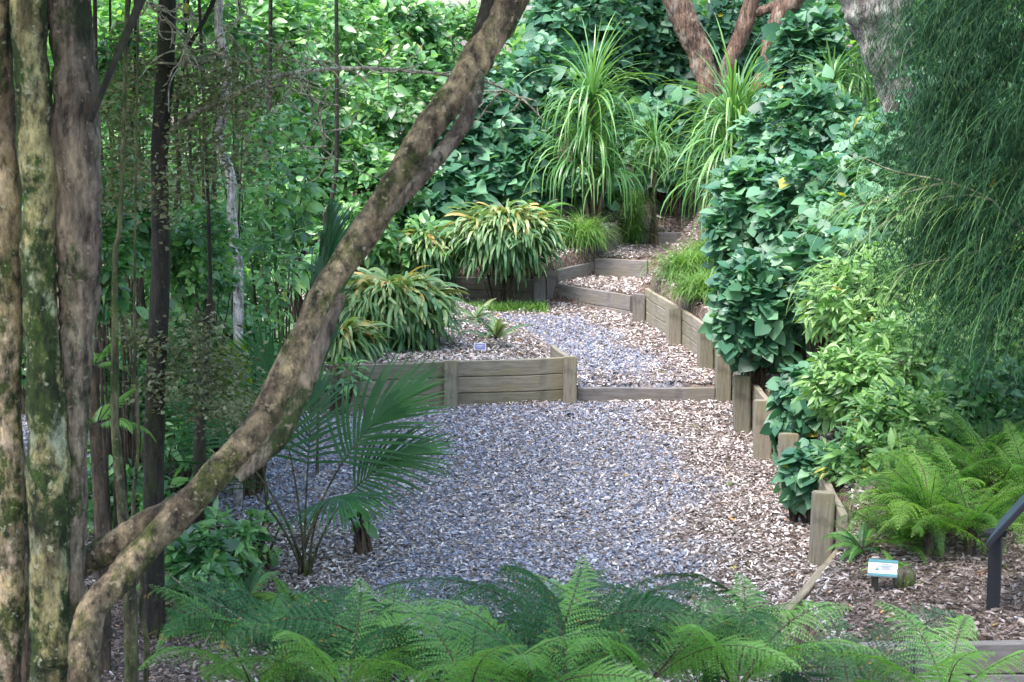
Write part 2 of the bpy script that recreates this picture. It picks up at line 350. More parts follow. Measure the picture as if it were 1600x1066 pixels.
def mulchness(x, y):    # 1 mulch, 0 bluish gravel
    xr = xwall(y); n = n2(x*1.7, y*1.1)*.25
    inner = ss((xr-x-np.where(y > 18.6, .25, .5)+n)/.6)
    left = np.interp(y, [10, 12, 13.5, 15.2, 17, 18.4, 19, 20, 21.5, 23], [-1.2, -1.1, -1.35, -5, -6, -6, .40, .0, -.6, -.9])
    inner = inner*ss((x-left+n)/.7)*(y > 9.3)*(y < 23.2)
    yf = np.interp(x, [PLL[0], PL[0], PR[0]], [PLL[1], PL[1], PR[1]])
    inner = np.where((y > yf) & (x < np.interp(y, pb[:, 1], pb[:, 0])), 0, inner)
    inner = inner*(1-np.exp(-((y-Y1-.35)/.3)**2)*.6)*ss((23.2-y)/.5)
    return 1-np.clip(inner, 0, 1)
def grid(acc, x0, x1, y0, y1, st, hole=None):
    xs = np.arange(x0, x1+1e-6, st); ys = np.arange(y0, y1+1e-6, st); X, Y = np.meshgrid(xs, ys); Z = hz(X, Y)
    nx = len(xs); i = (np.arange(len(ys)-1)[:, None]*nx+np.arange(nx-1)[None]).ravel(); f = np.stack([i, i+1, i+nx+1, i+nx], -1)
    cx = X.ravel()[f].mean(1); cy = Y.ravel()[f].mean(1)
    if hole: k = ~((cx > hole[0]) & (cx < hole[1]) & (cy > hole[2]) & (cy < hole[3])); f = f[k]; cx = cx[k]; cy = cy[k]
    acc.add(np.stack([X, Y, Z], -1).reshape(-1, 3), f, mulchness(cx, cy))
g = Acc(); grid(g, -8, 8, 6, 30, .05); grid(g, -60, 60, -20, 100, 1.0, (-8, 8, 6, 30))
# far ring to the horizon
rr = [(60, -20, 100), (1500, -1500, 1500)]
fv = []; 
for (a_, b0, b1) in rr: fv += [(-a_, b0, 1.0), (a_, b0, 1.0), (a_, b1, 2.0), (-a_, b1, 2.0)]
g.add(np.array(fv)+np.array([0, 0, -.3]), np.array([(0, 4, 5, 1), (1, 5, 6, 2), (2, 6, 7, 3), (3, 7, 4, 0)]), 1.0)
me = g.mesh("ground", [M['ground']], True, "mulch"); o = bpy.data.objects.new("ground", me); COL.objects.link(o); tag(o, kind='structure')

# ------------------------------------------------------------------ chips and gravel
def scatter(n, x0, x1, y0, y1, keep):
    x = U(x0, x1, n); y = U(y0, y1, n); k = keep(x, y) > U(0, 1, n); return x[k], y[k]
def chips(n, box, keep, smin, smax, tonef):
    x, y = scatter(n, *box, keep); N = len(x)
    e = .03; z = hz(x, y); gx = (hz(x+e, y)-hz(x-e, y))/(2*e); gy = (hz(x, y+e)-hz(x, y-e))/(2*e)
    ok = (np.abs(gx) < 1.2) & (np.abs(gy) < 1.2); x, y, z, gx, gy = (q[ok] for q in (x, y, z, gx, gy)); N = len(x)
    nrm = norm(np.stack([-gx, -gy, np.ones(N)], -1)+rng.normal(0, .36, (N, 3)))
    az = U(0, 6.28, N); d = np.stack([np.cos(az), np.sin(az), rng.normal(0, .12, N)], -1); d = norm(d-nrm*(d*nrm).sum(-1, keepdims=True))
    ln = U(smin, smax, N)*np.where(U(0, 1, N) < .05, 1.9, 1)
    return np.stack([x, y, z+U(.002, .024, N)], -1), d, nrm, ln, tonef(x, y, N)
def T_chip(wd, th=.06):
    v = [(-.5*wd, 0, 0), (-.62*wd, .35, .02), (-.4*wd, .8, 0), (.1*wd, 1, .03), (.55*wd, .7, .05), (.5*wd, .15, .02)]
    v = np.array(v)-np.array([0, .5, 0]); vb = v-np.array([0, 0, th]); n = 6
    side = np.array([(i, n+i, n+(i+1) % n, (i+1) % n) for i in range(n)])
    return np.vstack([v, vb]), [np.vstack([np.array([(0, 5, 4, 1), (1, 4, 3, 2)]), side])]
c = Acc()
def chipkeep(x, y):
    m_ = np.clip(mulchness(x, y)+.35*n2(x*.9+3, y*.8)+.2*n2(x*2.7, y*2.1+1), 0, 1); infr = (np.abs(x) < (y+1.5)*.29); return infr*(.62+.38*m_)*(hz(x, y) < 1.9)
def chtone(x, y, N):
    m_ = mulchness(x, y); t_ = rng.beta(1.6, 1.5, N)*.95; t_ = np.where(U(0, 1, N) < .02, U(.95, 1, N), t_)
    left = np.maximum(ss((-1.0-x)/1.2)*ss((14-y)/3), .75*ss((x-xwall(y)-.1)/.4))         # chips darker at the near left and right of the wall
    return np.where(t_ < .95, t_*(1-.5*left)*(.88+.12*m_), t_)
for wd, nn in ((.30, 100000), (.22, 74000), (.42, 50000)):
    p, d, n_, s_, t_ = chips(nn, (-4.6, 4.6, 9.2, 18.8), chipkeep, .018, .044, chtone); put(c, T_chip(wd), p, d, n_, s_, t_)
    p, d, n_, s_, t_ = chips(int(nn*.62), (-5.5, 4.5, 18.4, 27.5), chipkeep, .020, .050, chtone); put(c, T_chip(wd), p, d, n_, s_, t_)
tag(c.obj("wood_chips", M['chip'], smooth=False), "pale wood chip mulch strewn over the path and the beds", "wood chips", kind='stuff')
c = Acc()
def gkeep(x, y): return (np.abs(x) < (y+1.5)*.28)*(1-mulchness(x, y))
T_st = (np.array([(-.5, 0, .0), (-.2, .5, .0), (.4, .4, .0), (.5, -.2, .0), (.1, -.5, 0), (0, 0, .45)]), [np.array([(i, (i+1) % 5, 5) for i in range(5)])])
p, d, n_, s_, t_ = chips(140000, (-4.6, 3.2, 9.2, 23.3), gkeep, .015, .030, lambda x, y, N: rng.beta(2, 2, N)); p[:, 2] -= .004; put(c, T_st, p, d, n_, s_, t_)
tag(c.obj("gravel_stones", M['stone'], smooth=False), "bluish grey crushed gravel showing through the chips on the path", "gravel", kind='stuff')

# ------------------------------------------------------------------ timber walls and steps
def beam(name, a, b_, w_, h, parent, zb0=None, up=0.0, jitter=True):
    """timber of height h, thickness w_, running from a to b_ (bottom centre line); built in its own axes, x along the grain"""
    a = np.asarray(a, float); b_ = np.asarray(b_, float); v = b_-a; L = np.linalg.norm(v)
    import bmesh
    bm = bmesh.new(); bmesh.ops.create_cube(bm, size=1)
    for q in bm.verts: q.co = Vector((q.co.x*L, q.co.y*w_, q.co.z*h))
    bmesh.ops.bevel(bm, geom=bm.edges[:], offset=.006, segments=1, affect='EDGES')
    bmesh.ops.subdivide_edges(bm, edges=[e for e in bm.edges if abs(e.verts[0].co.x-e.verts[1].co.x) > L*.5], cuts=max(1, int(L/.18)))
    for q in bm.verts:
        if jitter: q.co += Vector((0, .003*math.sin(q.co.x*9+h*90), .0035*math.sin(q.co.x*6+L*31+q.co.y*20)))
    me = bpy.data.meshes.new(name); bm.to_mesh(me); bm.free(); me.materials.append(M['timber_grey'] if parent.name.startswith(('timber_step', 'back_ret', 'low_ret')) else M['timber'])  # low near wall takes the darker timber colour to stand for shade
    o = bpy.data.objects.new(name, me); COL.objects.link(o); o.parent = parent
    mid = (a+b_)/2; o.location = Vector(mid)+Vector((0, 0, h/2))-(parent.location if parent else Vector())
    o.rotation_euler = Vector(v).to_track_quat('X', 'Z').to_euler(); return o
def post(p, sx, sy, h, rz, parent, lean=(0, 0)):
    """square post, its grain upright: local x is up"""
    import bmesh
    bm = bmesh.new(); bmesh.ops.create_cube(bm, size=1); L = h+.1
    for q in bm.verts: q.co = Vector(((q.co.x+.5)*L-.1, q.co.y*sy, q.co.z*sx))
    for q in bm.verts:
        if q.co.x > 0: q.co.x += .008*(1 if q.co.z > 0 else -1)
    bmesh.ops.bevel(bm, geom=bm.edges[:], offset=.008, segments=2, affect='EDGES')
    me = bpy.data.meshes.new("post"); bm.to_mesh(me); bm.free(); me.materials.append(M['timber_grey'] if parent.name.startswith(('timber_step', 'back_ret')) else M['timber'])
    o = bpy.data.objects.new("post", me); COL.objects.link(o); o.parent = parent
    o.location = Vector(p)-(parent.location if parent else Vector())
    from mathutils import Matrix
    m_ = Matrix.Rotation(rz, 3, 'Z') @ Matrix(((0, 0, 1), (0, 1, 0), (1, 0, 0))).to_3x3() @ Matrix.Identity(3)
    m_ = Matrix.Rotation(rz+0, 3, 'Z') @ Matrix.Rotation(-math.pi/2, 3, 'Y')
    m_ = Matrix.Rotation(lean[0], 3, 'X') @ Matrix.Rotation(lean[1], 3, 'Y') @ m_
    o.rotation_euler = m_.to_euler(); return o
def off(p, q, d):   # offset to the right of travel p->q
    v = np.array([q[0]-p[0], q[1]-p[1]]); v = v/np.linalg.norm(v); return np.array([v[1]*d, -v[0]*d, 0])
# right-hand wall
rw = thing("retaining_wall", "long weathered timber retaining wall with upright posts along the right edge of the path", "retaining wall", (W[0][0], W[0][1], 0))
heights = [.50, .46, .50, .50, .46, .42, .40, .0]
zb = [0, 0, 0, 0, 0, .14, .17, .2]
for i, p in enumerate(W[:-1]):
    q = W[i+1]; a_ = math.atan2(q[1]-p[1], q[0]-p[0])
    post((p[0], p[1]+.06, zb[i]), .15, .14, heights[i]+.01, a_, rw, (R(U(-1.5, 1.5)), R(U(-1.5, 1.5))))
for i in range(len(W)-1):
    p, q = np.array(W[i]), np.array(W[i+1]); o_ = off(p, q, .115); p = p+o_; q = q+o_
    if i == 0: p = p-(q-p)*.12
    v = (q-p); v /= np.linalg.norm(v)
    zt = min(heights[i], heights[i+1] or .44)
    k = 0
    hh = [.155, .155, .145]
    z0, z1 = zb[i], zb[i+1]; zz = -.02
    for h_ in hh:
        if zz+h_ > zt+.03: h_ = max(.05, zt-zz)
        beam("plank", (p[0], p[1], z0+zz)+v*.004, (q[0], q[1], z1+zz)-v*.004, .05, h_-.006, rw); zz += h_
        if zz > zt-.02: break
# low border from the last post to the near wall
bo = thing("timber_edging", "low half buried timber edging board beside the small teal plant label", "timber edging", (Q0[0], Q0[1], 0))
a_ = np.array([*Q0, -.05])+np.array([.12, .25, .0]); b_ = W[0]+np.array([.16, .10, .0]); b_[2] = -.02
beam("board", a_, b_, .06, .15, bo)
# short wall nearest the camera, bottom right
NW0 = G(1262, 1000, .3); NW1 = G(1720, 996, .3)
nw = thing("low_retaining_wall", "shaded timber retaining wall across the bottom right corner of the photo", "retaining wall", (NW0[0], NW0[1], 0))
for k, (z0, h_) in enumerate(((-.06, .165), (.11, .175))):
    mx = NW0+(NW1-NW0)*(.36 if k else .55)
    for a_, b_ in ((NW0, mx), (mx, NW1)):
        a2 = np.array([a_[0], a_[1], z0]); b2 = np.array([b_[0], b_[1], z0]); v = norm(b2-a2); beam("plank", a2+v*.003, b2-v*.003, .06, h_-.006, nw)
post((G(1395, 998, .3)[0], NW0[1]-.09, -.05), .13, .11, .33, math.pi/2, nw, (0, R(2)))
# left planter
pw = thing("planter_wall", "three board high timber planter wall in the centre with yellow lichen on the boards", "retaining wall", (PL[0], PL[1], 0))
xs = [PLL, G(545, 643, 0), PL, PR]
for i, p in enumerate(xs):
    if i == 0: continue
    post((p[0], p[1]-.01, 0), .155, .13, .465 if i > 1 else .40, math.pi/2, pw, (R(U(-1, 1)), R(U(-1, 1))))
for i in range(3):
    p, q = xs[i]+np.array([0, .085, 0]), xs[i+1]+np.array([0, .085, 0]); v = norm(q-p); zz = -.03
    for h_ in ([.155, .16, .16] if i else [.14, .14, .12]):
        beam("plank", p+np.array([0, 0, zz])+v*.004, q+np.array([0, 0, zz])-v*.004, .05, h_-.006, pw); zz += h_
e1 = G(866, 541, .43); beam("plank", (PR[0]-.03, PR[1]+.125, .30), (e1[0]-.02, e1[1]+.0, .30), .05, .15, pw)
# back wall
bw = thing("back_retaining_wall", "short timber retaining wall below the drooping fern clump left of the steps", "retaining wall", (BW[0], BW[1], .2))
post((BW[0], BW[1]-.02, .18), .17, .15, .37, math.pi/2, bw)
for zz in (.18, .345):
    beam("plank", (BWL[0], BWL[1]+.12, zz), (BW[0]-.01, BW[1]+.085, zz), .05, .155, bw)
p2 = G(872, 448, .4); post((A_L[0]+.03, A_L[1]+.14, .2), .13, .13, .40, math.pi/2, bw)
beam("plank", (A_L[0]+.10, A_L[1]+.15, .44), (B_L[0]-.03, B_L[1]+.03, .46), .05, .17, bw)
# steps
def step(a_, b_, z0, z1, label, hs):
    s = thing("timber_step", label, "step", ((a_[0]+b_[0])/2, (a_[1]+b_[1])/2, z0), group="timber steps climbing the path")
    zz = z0
    for h_ in hs: beam("riser_board", (a_[0], a_[1]+.05, zz), (b_[0], b_[1]+.05, zz), .055, h_-.005, s); zz += h_
    return s
S1L = PR+np.array([.08, .02, 0]); S1R = W[4]+np.array([-.075, .03, 0])
step(S1L, S1R, -.02, .14, "widest timber step riser of the path, between the planter corner post and the right wall", [.165])
s2 = step(A_L+np.array([.12, 0, 0]), A_R, .17, .44, "second timber step up the path, two boards high with a post at its right end", [.09, .19])
post((W[7][0]+.02, W[7][1]-.03, .17), .14, .13, .36, 0, s2)
step(B_L, B_R, .43, .68, "third timber step of the path, one deep board in front of the green grass tuft", [.25])
step(C_L, C_R, .66, .85, "fourth timber step of the path, short board half hidden by grass", [.19])
step(D_L, D_R+np.array([.1, .4, 0]), .84, .97, "topmost small dark timber step at the head of the path", [.14])

# ------------------------------------------------------------------ shrubs
def shrub(name, label, cat, px, py, Y, rpx, rpy=None, kind='heart', leaf=.13, n=2200, clusters=90, group=None, base=None, mt=None, ry=None, tmax=.97, per_var=.45, seed=None, down=0.0, stems=True, lightness=0.0):
    c0 = at(px, py, Y); rx = rpx*mpp(Y); rz = (rpy or rpx)*mpp(Y); ry = ry or rx*.9
    bx, by = (c0[0], c0[1]) if base is None else base; bz = hz1(bx, by)
    t = thing(name, label, cat, (bx, by, bz), group=group)
    cc = c0-np.array([bx, by, bz])
    u = norm(rng.normal(0, 1, (clusters, 3))); u[:, 1] = -np.abs(u[:, 1])*np.where(U(0, 1, clusters) < .72, 1, -1)
    rad = U(.55, 1.08, clusters)[:, None]; P = cc+u*rad*np.array([rx, ry, rz]); P[:, 2] = np.maximum(P[:, 2], .05)
    m_ = n//clusters; ci = np.repeat(np.arange(clusters), m_); N = len(ci)
    cr = (rx+rz)*.5*U(.11, .26, clusters)
    off_ = rng.normal(0, 1, (N, 3))*cr[ci][:, None]*.62; pos = P[ci]+off_; pos[:, 2] = np.maximum(pos[:, 2], .04)
    T = {'heart': T_HE, 'ovate': T_OV, 'lance': T_LA, 'simple': T_SI, 'small': T_SM}[kind]
    outw = norm(pos-cc+1e-6); nn = norm(np.array([0, -.3, .8])+.5*outw+rng.normal(0, .5, (N, 3)))
    az = U(0, 6.28, N); d = np.stack([np.cos(az), np.sin(az), U(-.7, .15, N)-down], -1)+outw*.8+norm(off_)*.5
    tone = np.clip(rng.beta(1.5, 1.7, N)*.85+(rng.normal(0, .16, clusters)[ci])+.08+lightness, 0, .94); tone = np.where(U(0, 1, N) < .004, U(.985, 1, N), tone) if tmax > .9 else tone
    A = Acc(); put(A, T, pos, d, nn, leaf*np.clip(rng.lognormal(-.36, .42, N), .22, 1.5), tone); A.obj("foliage", M[mt or kind], t)
    if stems:
        B = Acc(); k = min(clusters, 44 if cc[2] < 1.3 else 9); root = np.array([[rng.normal(0, .05), rng.normal(0, .05), -.05] for _ in range(5)])
        for j in range(k):
            r0 = root[j % 5]; e = P[j]; mid = r0+(e-r0)*np.array([.35, .35, .6])+rng.normal(0, .04, 3); e = e+norm(e-cc)*U(0, .22)*rx; tube(B, [r0, mid, e], ([.022, .012, .003] if cc[2] < 1.3 else [.012, .009, .003]), 7, 5, cap=False)
        B.obj("stems", M['twig'], t)
    return t
BH = "heart-leaved shrubs on the slope"
# --- slope behind the clearing: front row to back row
def H(l, px, py, Y, r, r2=None, **k): return shrub("broadleaf_shrub", l, "shrub", px, py, Y, r, r2, **{**dict(kind='heart', leaf=.165, n=2300, clusters=105), **k})
H("heart-leaved shrub with a few yellow leaves behind the middle of the leaning branch", 740, 215, 26.5, 95, 90)
H("shrub of round leaves between the leaning branch and the large drooping fern clump", 690, 320, 25.6, 80, 62, leaf=.17)
H("low glossy shrub directly left of the tall strap-leaved tree's foot", 815, 280, 26, 60, 55, leaf=.16)
H("shrub of round leaves just left of the tall strap-leaved tree's head", 835, 150, 27.5, 80, 75)
H("shrub showing above the tip of the tallest strap-leaved tree", 905, 45, 29, 85, 62)
H("dark heart-leaved shrub between the tall strap-leaved tree and the left red trunk", 1010, 110, 29.8, 78, 85)
H("heart-leaved shrub behind the small strap-leaved plant", 1030, 215, 27.8, 75, 62)
H("pale topped shrub left of the leftmost red trunk at the photo's top", 1010, 25, 29.8, 70, 50)
H("round-leaved creeper shrub hanging between the red trunks", 1135, 45, 29.4, 42, 60, leaf=.15, n=700, clusters=40, ry=.3)
H("heart-leaved shrub right of the red trunks and left of the grey trunk", 1262, 90, 27.5, 45, 75)
H("low dark leaves at the foot of the three red trunks", 1165, 170, 27.4, 50, 26, n=300, clusters=30)
H("dark shrub low behind the red trunks", 1190, 75, 30.5, 90, 80)
H("shrub behind the upper end of the leaning branch", 700, 75, 28.5, 90, 60, kind='ovate', mt='glossy')
G2 = dict(kind='ovate', mt='glossy', leaf=.17)
H("pointed-leaved shrub left of the leaning branch at the height of the arching twig", 610, 170, 26.5, 95, 85, **G2)
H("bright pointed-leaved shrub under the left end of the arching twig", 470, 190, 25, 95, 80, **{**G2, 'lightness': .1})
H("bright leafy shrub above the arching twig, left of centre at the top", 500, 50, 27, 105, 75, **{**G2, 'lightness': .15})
H("leafy shrub above the arching twig near the leaning branch", 610, 50, 28, 80, 70, **G2)
H("pointed-leaved shrub behind the narrow upright palm frond", 560, 290, 24.6, 75, 70, **G2)
H("shrub at left of the upright palm frond", 425, 300, 24, 75, 75, **G2)
H("leafy bush drooping over the dry fern clump by the leaning branch", 660, 385, 24.0, 62, 34, **{**G2, 'leaf': .16, 'n': 700})
H("bush of small round leaves left behind the leaning branch above the planter", 560, 370, 23.6, 60, 50, kind='ovate', mt='glossy', leaf=.12, n=1500)
H("bright leafy shrub at the top left, right of the clump of mossy trunks", 390, 60, 24, 90, 75, **{**G2, 'lightness': .2})
H("yellow green shrub lit from above behind the thin dark saplings", 330, 440, 24, 105, 90, kind='ovate', mt='far', leaf=.15, n=2000, lightness=.25)  # sunlit look put into a lighter leaf tone
H("dark leafy shrub behind the saplings at left under the mossy trunks", 210, 430, 21, 90, 110, kind='ovate', mt='glossy', leaf=.12, n=1500)
H("pale green shrub at upper left seen between the trunk clump and the dark tree", 200, 90, 20, 70, 90, kind='ovate', mt='far', leaf=.13, n=1300)
H("shrub low at left beyond the gravel seen under the olive twigs", 330, 590, 19.5, 110, 50, kind='ovate', mt='glossy', leaf=.12, n=1500)
H("shrub at left edge behind the pale mossy trunks", 30, 400, 18, 80, 260, kind='ovate', mt='glossy', leaf=.12, n=1700)
H("leafy sprig bush in front of the dark fallen log left of the leaning branch", 470, 420, 19, 55, 32, kind='lance', mt='glossy', leaf=.19, n=230, clusters=18)
H("small bush with drooping pointed leaves on the path edge below the olive twigs", 330, 668, 15.5, 62, 38, kind='lance', mt='glossy', leaf=.15, n=260, clusters=22)
H("tiny leafy sprig over the left end of the planter wall", 530, 585, 17.9, 45, 22, kind='lance', mt='glossy', leaf=.15, n=130, clusters=12)
H("leafy shrub filling the gap beyond the gravel left of the white trunk", 270, 500, 21.5, 85, 70, kind='ovate', mt='far', leaf=.14, n=1500, lightness=.1)
H("leafy shrub between the dark straight tree and the white trunk below the arching twig", 300, 320, 21, 80, 80, kind='ovate', mt='glossy', leaf=.14, n=1500, lightness=.05)
H("leafy shrub behind the ridged brown trunk's dark leaning branch", 180, 260, 19.5, 75, 90, kind='ovate', mt='glossy', leaf=.12, n=1500)
H("leafy shrub right behind the lower dark straight tree", 240, 600, 17.5, 80, 55, kind='ovate', mt='glossy', leaf=.10, n=1300)
H("sparse bush crossing the saplings right of the dark straight tree", 395, 420, 17.0, 70, 90, kind='lance', mt='glossy', leaf=.12, n=900, clusters=60, lightness=.1)
H("leafy shrub beyond the fallen log, right of the white trunk", 420, 500, 21.5, 80, 65, kind='ovate', mt='glossy', leaf=.14, n=1500)
H("dark leafy shrub at the left end of the planter bed", 470, 540, 19.6, 60, 50, kind='ovate', mt='glossy', leaf=.12, n=900)
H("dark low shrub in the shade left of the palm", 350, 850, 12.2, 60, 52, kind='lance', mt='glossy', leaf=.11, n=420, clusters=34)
H("low shrub with bright yellow green sprigs at the palm's left foot", 405, 835, 12.4, 40, 42, kind='ovate', mt='lance', leaf=.07, n=260, clusters=26)
H("tiny broad-leaved seedling on the chips just right of the palm", 565, 800, 12.9, 26, 18, kind='ovate', mt='glossy', leaf=.10, n=60, clusters=9)
H("dark leafy bush behind the ridged brown trunk near the ground", 190, 690, 14.5, 55, 60, kind='ovate', mt='glossy', leaf=.08, n=700, clusters=45)
H("small bush with broad pointed leaves in front of the dark straight tree", 290, 690, 12.8, 45, 40, kind='lance', mt='glossy', leaf=.13, n=150, clusters=16)
H("low yellowish weedy bush beside the lower left olive trunk", 330, 920, 11.2, 40, 34, kind='ovate', mt='glossy', leaf=.06, n=300, clusters=26)
H("low dark shrub around the foot of the tall strap-leaved tree", 930, 290, 26.9, 55, 32, leaf=.15, n=700)
H("low dark shrub between the two spreading strap-leaved plants' feet", 1055, 262, 27.6, 45, 34, leaf=.15, n=600)
LF = dict(kind='small', mt='glossy', leaf=.06, n=2800, clusters=100, lightness=-.04)
LG = dict(kind='ovate', mt='glossy', leaf=.095, n=1100, clusters=70, lightness=-.02)
H("mid green bush between the thin saplings above the fine-leaved pale bush", 260, 420, 14.8, 60, 70, **LG)
H("leafy bush over the left gravel behind the short dark trunk", 395, 640, 14.6, 48, 45, **LG)
H("dense leafy bush right behind the clump of mossy trunks at mid height", 165, 400, 12.0, 40, 90, **LG)
H("mid green bush low behind the brown ridged trunk on the far side of the gravel", 175, 560, 15.5, 60, 60, **LG)
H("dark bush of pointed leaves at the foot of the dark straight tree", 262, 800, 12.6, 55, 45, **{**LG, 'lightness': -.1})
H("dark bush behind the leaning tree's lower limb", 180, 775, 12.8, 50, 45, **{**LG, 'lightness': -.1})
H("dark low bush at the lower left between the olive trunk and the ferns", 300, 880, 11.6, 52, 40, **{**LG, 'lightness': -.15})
H("leafy bush between the white trunk and the leaning branch below the arching twig", 430, 290, 17.5, 80, 120, **{**LG, 'leaf': .12, 'lightness': .05})
H("leafy bush in front of the thin saplings at the height of the planter", 300, 470, 15.5, 70, 60, **{**LG, 'n': 700})
H("leafy bush at the top left right of the dark straight tree's head", 320, 60, 15.0, 70, 60, **{**LG, 'n': 700, 'lightness': .1})
H("leafy bush behind the dark leaning branch at the top left corner", 185, 130, 14.5, 50, 80, **LG)
H("fine-leaved bush hanging between the ridged brown trunk and the dark straight tree, upper left", 195, 330, 13.0, 55, 90, **LF)
H("light fine-leaved bush between the short dark trunk and the dark straight tree", 275, 660, 13.8, 55, 60, **{**LF, 'lightness': .2})
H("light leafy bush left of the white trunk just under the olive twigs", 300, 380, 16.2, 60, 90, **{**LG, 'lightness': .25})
H("fine-leaved bush right of the dark straight tree below the olive twigs", 310, 400, 13.6, 65, 75, **LF)
H("fine-leaved pale bush across the feet of the thin saplings", 235, 540, 14.2, 75, 55, **{**LF, 'lightness': .15})
H("fine-leaved bush between the yellow green palm frond and the saplings", 380, 560, 14.6, 55, 60, **LF)
H("fine-leaved dark bush left of the dark straight tree's lower trunk", 190, 620, 13.4, 45, 55, **{**LF, 'lightness': -.15})
H("leafy bush of pointed leaves over the white trunk's lower end", 345, 300, 16.5, 60, 110, kind='lance', mt='glossy', leaf=.10, n=900, clusters=64, lightness=.1)
# --- right bank
def HR(l, px, py, Y, r, r2=None, **k): return shrub("broadleaf_shrub", l, "shrub", px, py, Y, r, r2, **{**dict(kind='heart', leaf=.125, n=2100, clusters=100), **k})
HR("large heart-leaved shrub right behind the big strap-leaved clump", 1262, 222, 20.5, 88, 78, leaf=.125, n=2900, clusters=120, lightness=.1)
HR("heart-leaved shrub spilling down left towards the green grass by the steps", 1190, 345, 18.8, 78, 92, leaf=.12, n=2900, clusters=120, lightness=.08)
HR("heart-leaved shrub in the middle of the right bank", 1285, 330, 18.0, 95, 85, leaf=.12, n=2800, clusters=120, lightness=.1)
HR("dark heart-leaved shrub hanging over the wall posts beside the first wide step", 1190, 485, 17.2, 72, 80, leaf=.12, n=2200)
HR("shaded heart-leaved shrub behind the lance-leaved bush", 1265, 470, 17.2, 70, 60)
HR("heart-leaved shrub trailing over the third and fourth wall posts from the near end", 1252, 642, 15.0, 50, 66, leaf=.13, n=800, clusters=50, down=.4)
HR("small trailing heart-leaved plant above the second nearest wall post", 1272, 738, 13.7, 44, 48, leaf=.105, n=480, clusters=30, down=.4)
HR("heart-leaved shrub under the left tips of the weeping foliage", 1380, 262, 18.5, 80, 70, leaf=.12, n=2400, clusters=110, lightness=.12)
HR("pale heart-leaved shrub left of the thin pale bare branch", 1350, 370, 17.4, 80, 70, leaf=.125, n=2200, lightness=.15)
HR("heart-leaved shrub between the pale branch and the lance-leaved bushes", 1290, 420, 16.9, 62, 55, leaf=.15, n=900, lightness=.1)
HR("dense shrub high behind the weeping foliage at the right edge", 1530, 150, 18, 110, 130)
HR("dense shrub behind the lower weeping foliage at the right edge", 1500, 380, 17, 125, 110, kind='ovate', mt='lance')
L2 = dict(kind='lance', mt='lance', leaf=.115, n=2700, clusters=120, lightness=.05)
HR("pale glossy bush at the right edge below the pale bare branch", 1580, 520, 15.5, 110, 90, kind='ovate', mt='lance', leaf=.12, n=1500)
HR("pale lance-leaved bush in the middle of the right bank", 1345, 460, 15.8, 85, 75, **L2)
HR("pale lance-leaved bush left of the hanging dark weeping foliage", 1430, 560, 14.6, 90, 75, **L2)
HR("lance-leaved bush spreading towards the wall above the nearest posts", 1335, 600, 14.3, 75, 62, **L2)
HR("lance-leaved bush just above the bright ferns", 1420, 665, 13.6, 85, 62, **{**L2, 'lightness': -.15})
HR("lance-leaved bush low behind the nearest wall post", 1345, 730, 13.3, 62, 52, **{**L2, 'n': 1200, 'lightness': -.1})
HR("dark bush in the shade below the weeping foliage at right", 1545, 640, 13.8, 85, 70, kind='ovate', mt='glossy', leaf=.11, lightness=-.2)  # leaf tone lowered to paint in the shade of the hollow

# ------------------------------------------------------------------ dense mass behind everything
A = Acc()
def mass(n, fx, leaf, mt, tlo, thi, T=T_OV):
    p = fx(n); N = len(p); nn = norm(np.array([0, -.6, .8])+rng.normal(0, .5, (N, 3))); az = U(0, 6.28, N)
    d = np.stack([np.cos(az), np.sin(az)-.4, U(-.8, .2, N)], -1); put(A, T, p, d, nn, leaf*U(.6, 1.3, N), U(tlo, thi, N))
def slope_mass(n):
    x = U(-11, 11, n); y = U(30.5, 34.5, n); top = 4.95+.7*np.sin(x*1.1+.6)+.5*np.sin(x*2.9)-1.9*np.exp(-((x-.2)/2.0)**2); z = hz(x, y)+U(0, 1, n)*(top-hz(x, y)); return np.stack([x, y, z], -1)
mass(23000, slope_mass, .22, 'far', .0, .8)
def left_mass(n):
    x = U(-12, -3.3, n); y = 24.5+U(0, 4, n); z = .5+U(0, 1, n)*5.0; return np.stack([x, y, z], -1)
mass(13000, left_mass, .2, 'far', .0, .75)
def right_mass(n):
    x = U(4.6, 9, n); y = 12+U(0, 17, n); z = hz(x, y)+U(0, 1, n)**.8*5.0; return np.stack([x, y, z], -1)
mass(9000, right_mass, .2, 'far', .1, .8)
def back_mass(n):     # unseen wood behind the camera, added to block sky light
    a = U(-.45, math.pi+.45, n); r = U(9, 13, n); return np.stack([r*np.cos(a), 2-r*np.sin(a)*.8, U(.5, 9, n)], -1)
mass(3500, back_mass, .5, 'far', .1, .8)
tag(A.obj("undergrowth", M['far']), "dense leafy undergrowth closing off the back of the garden", "undergrowth", kind='stuff')

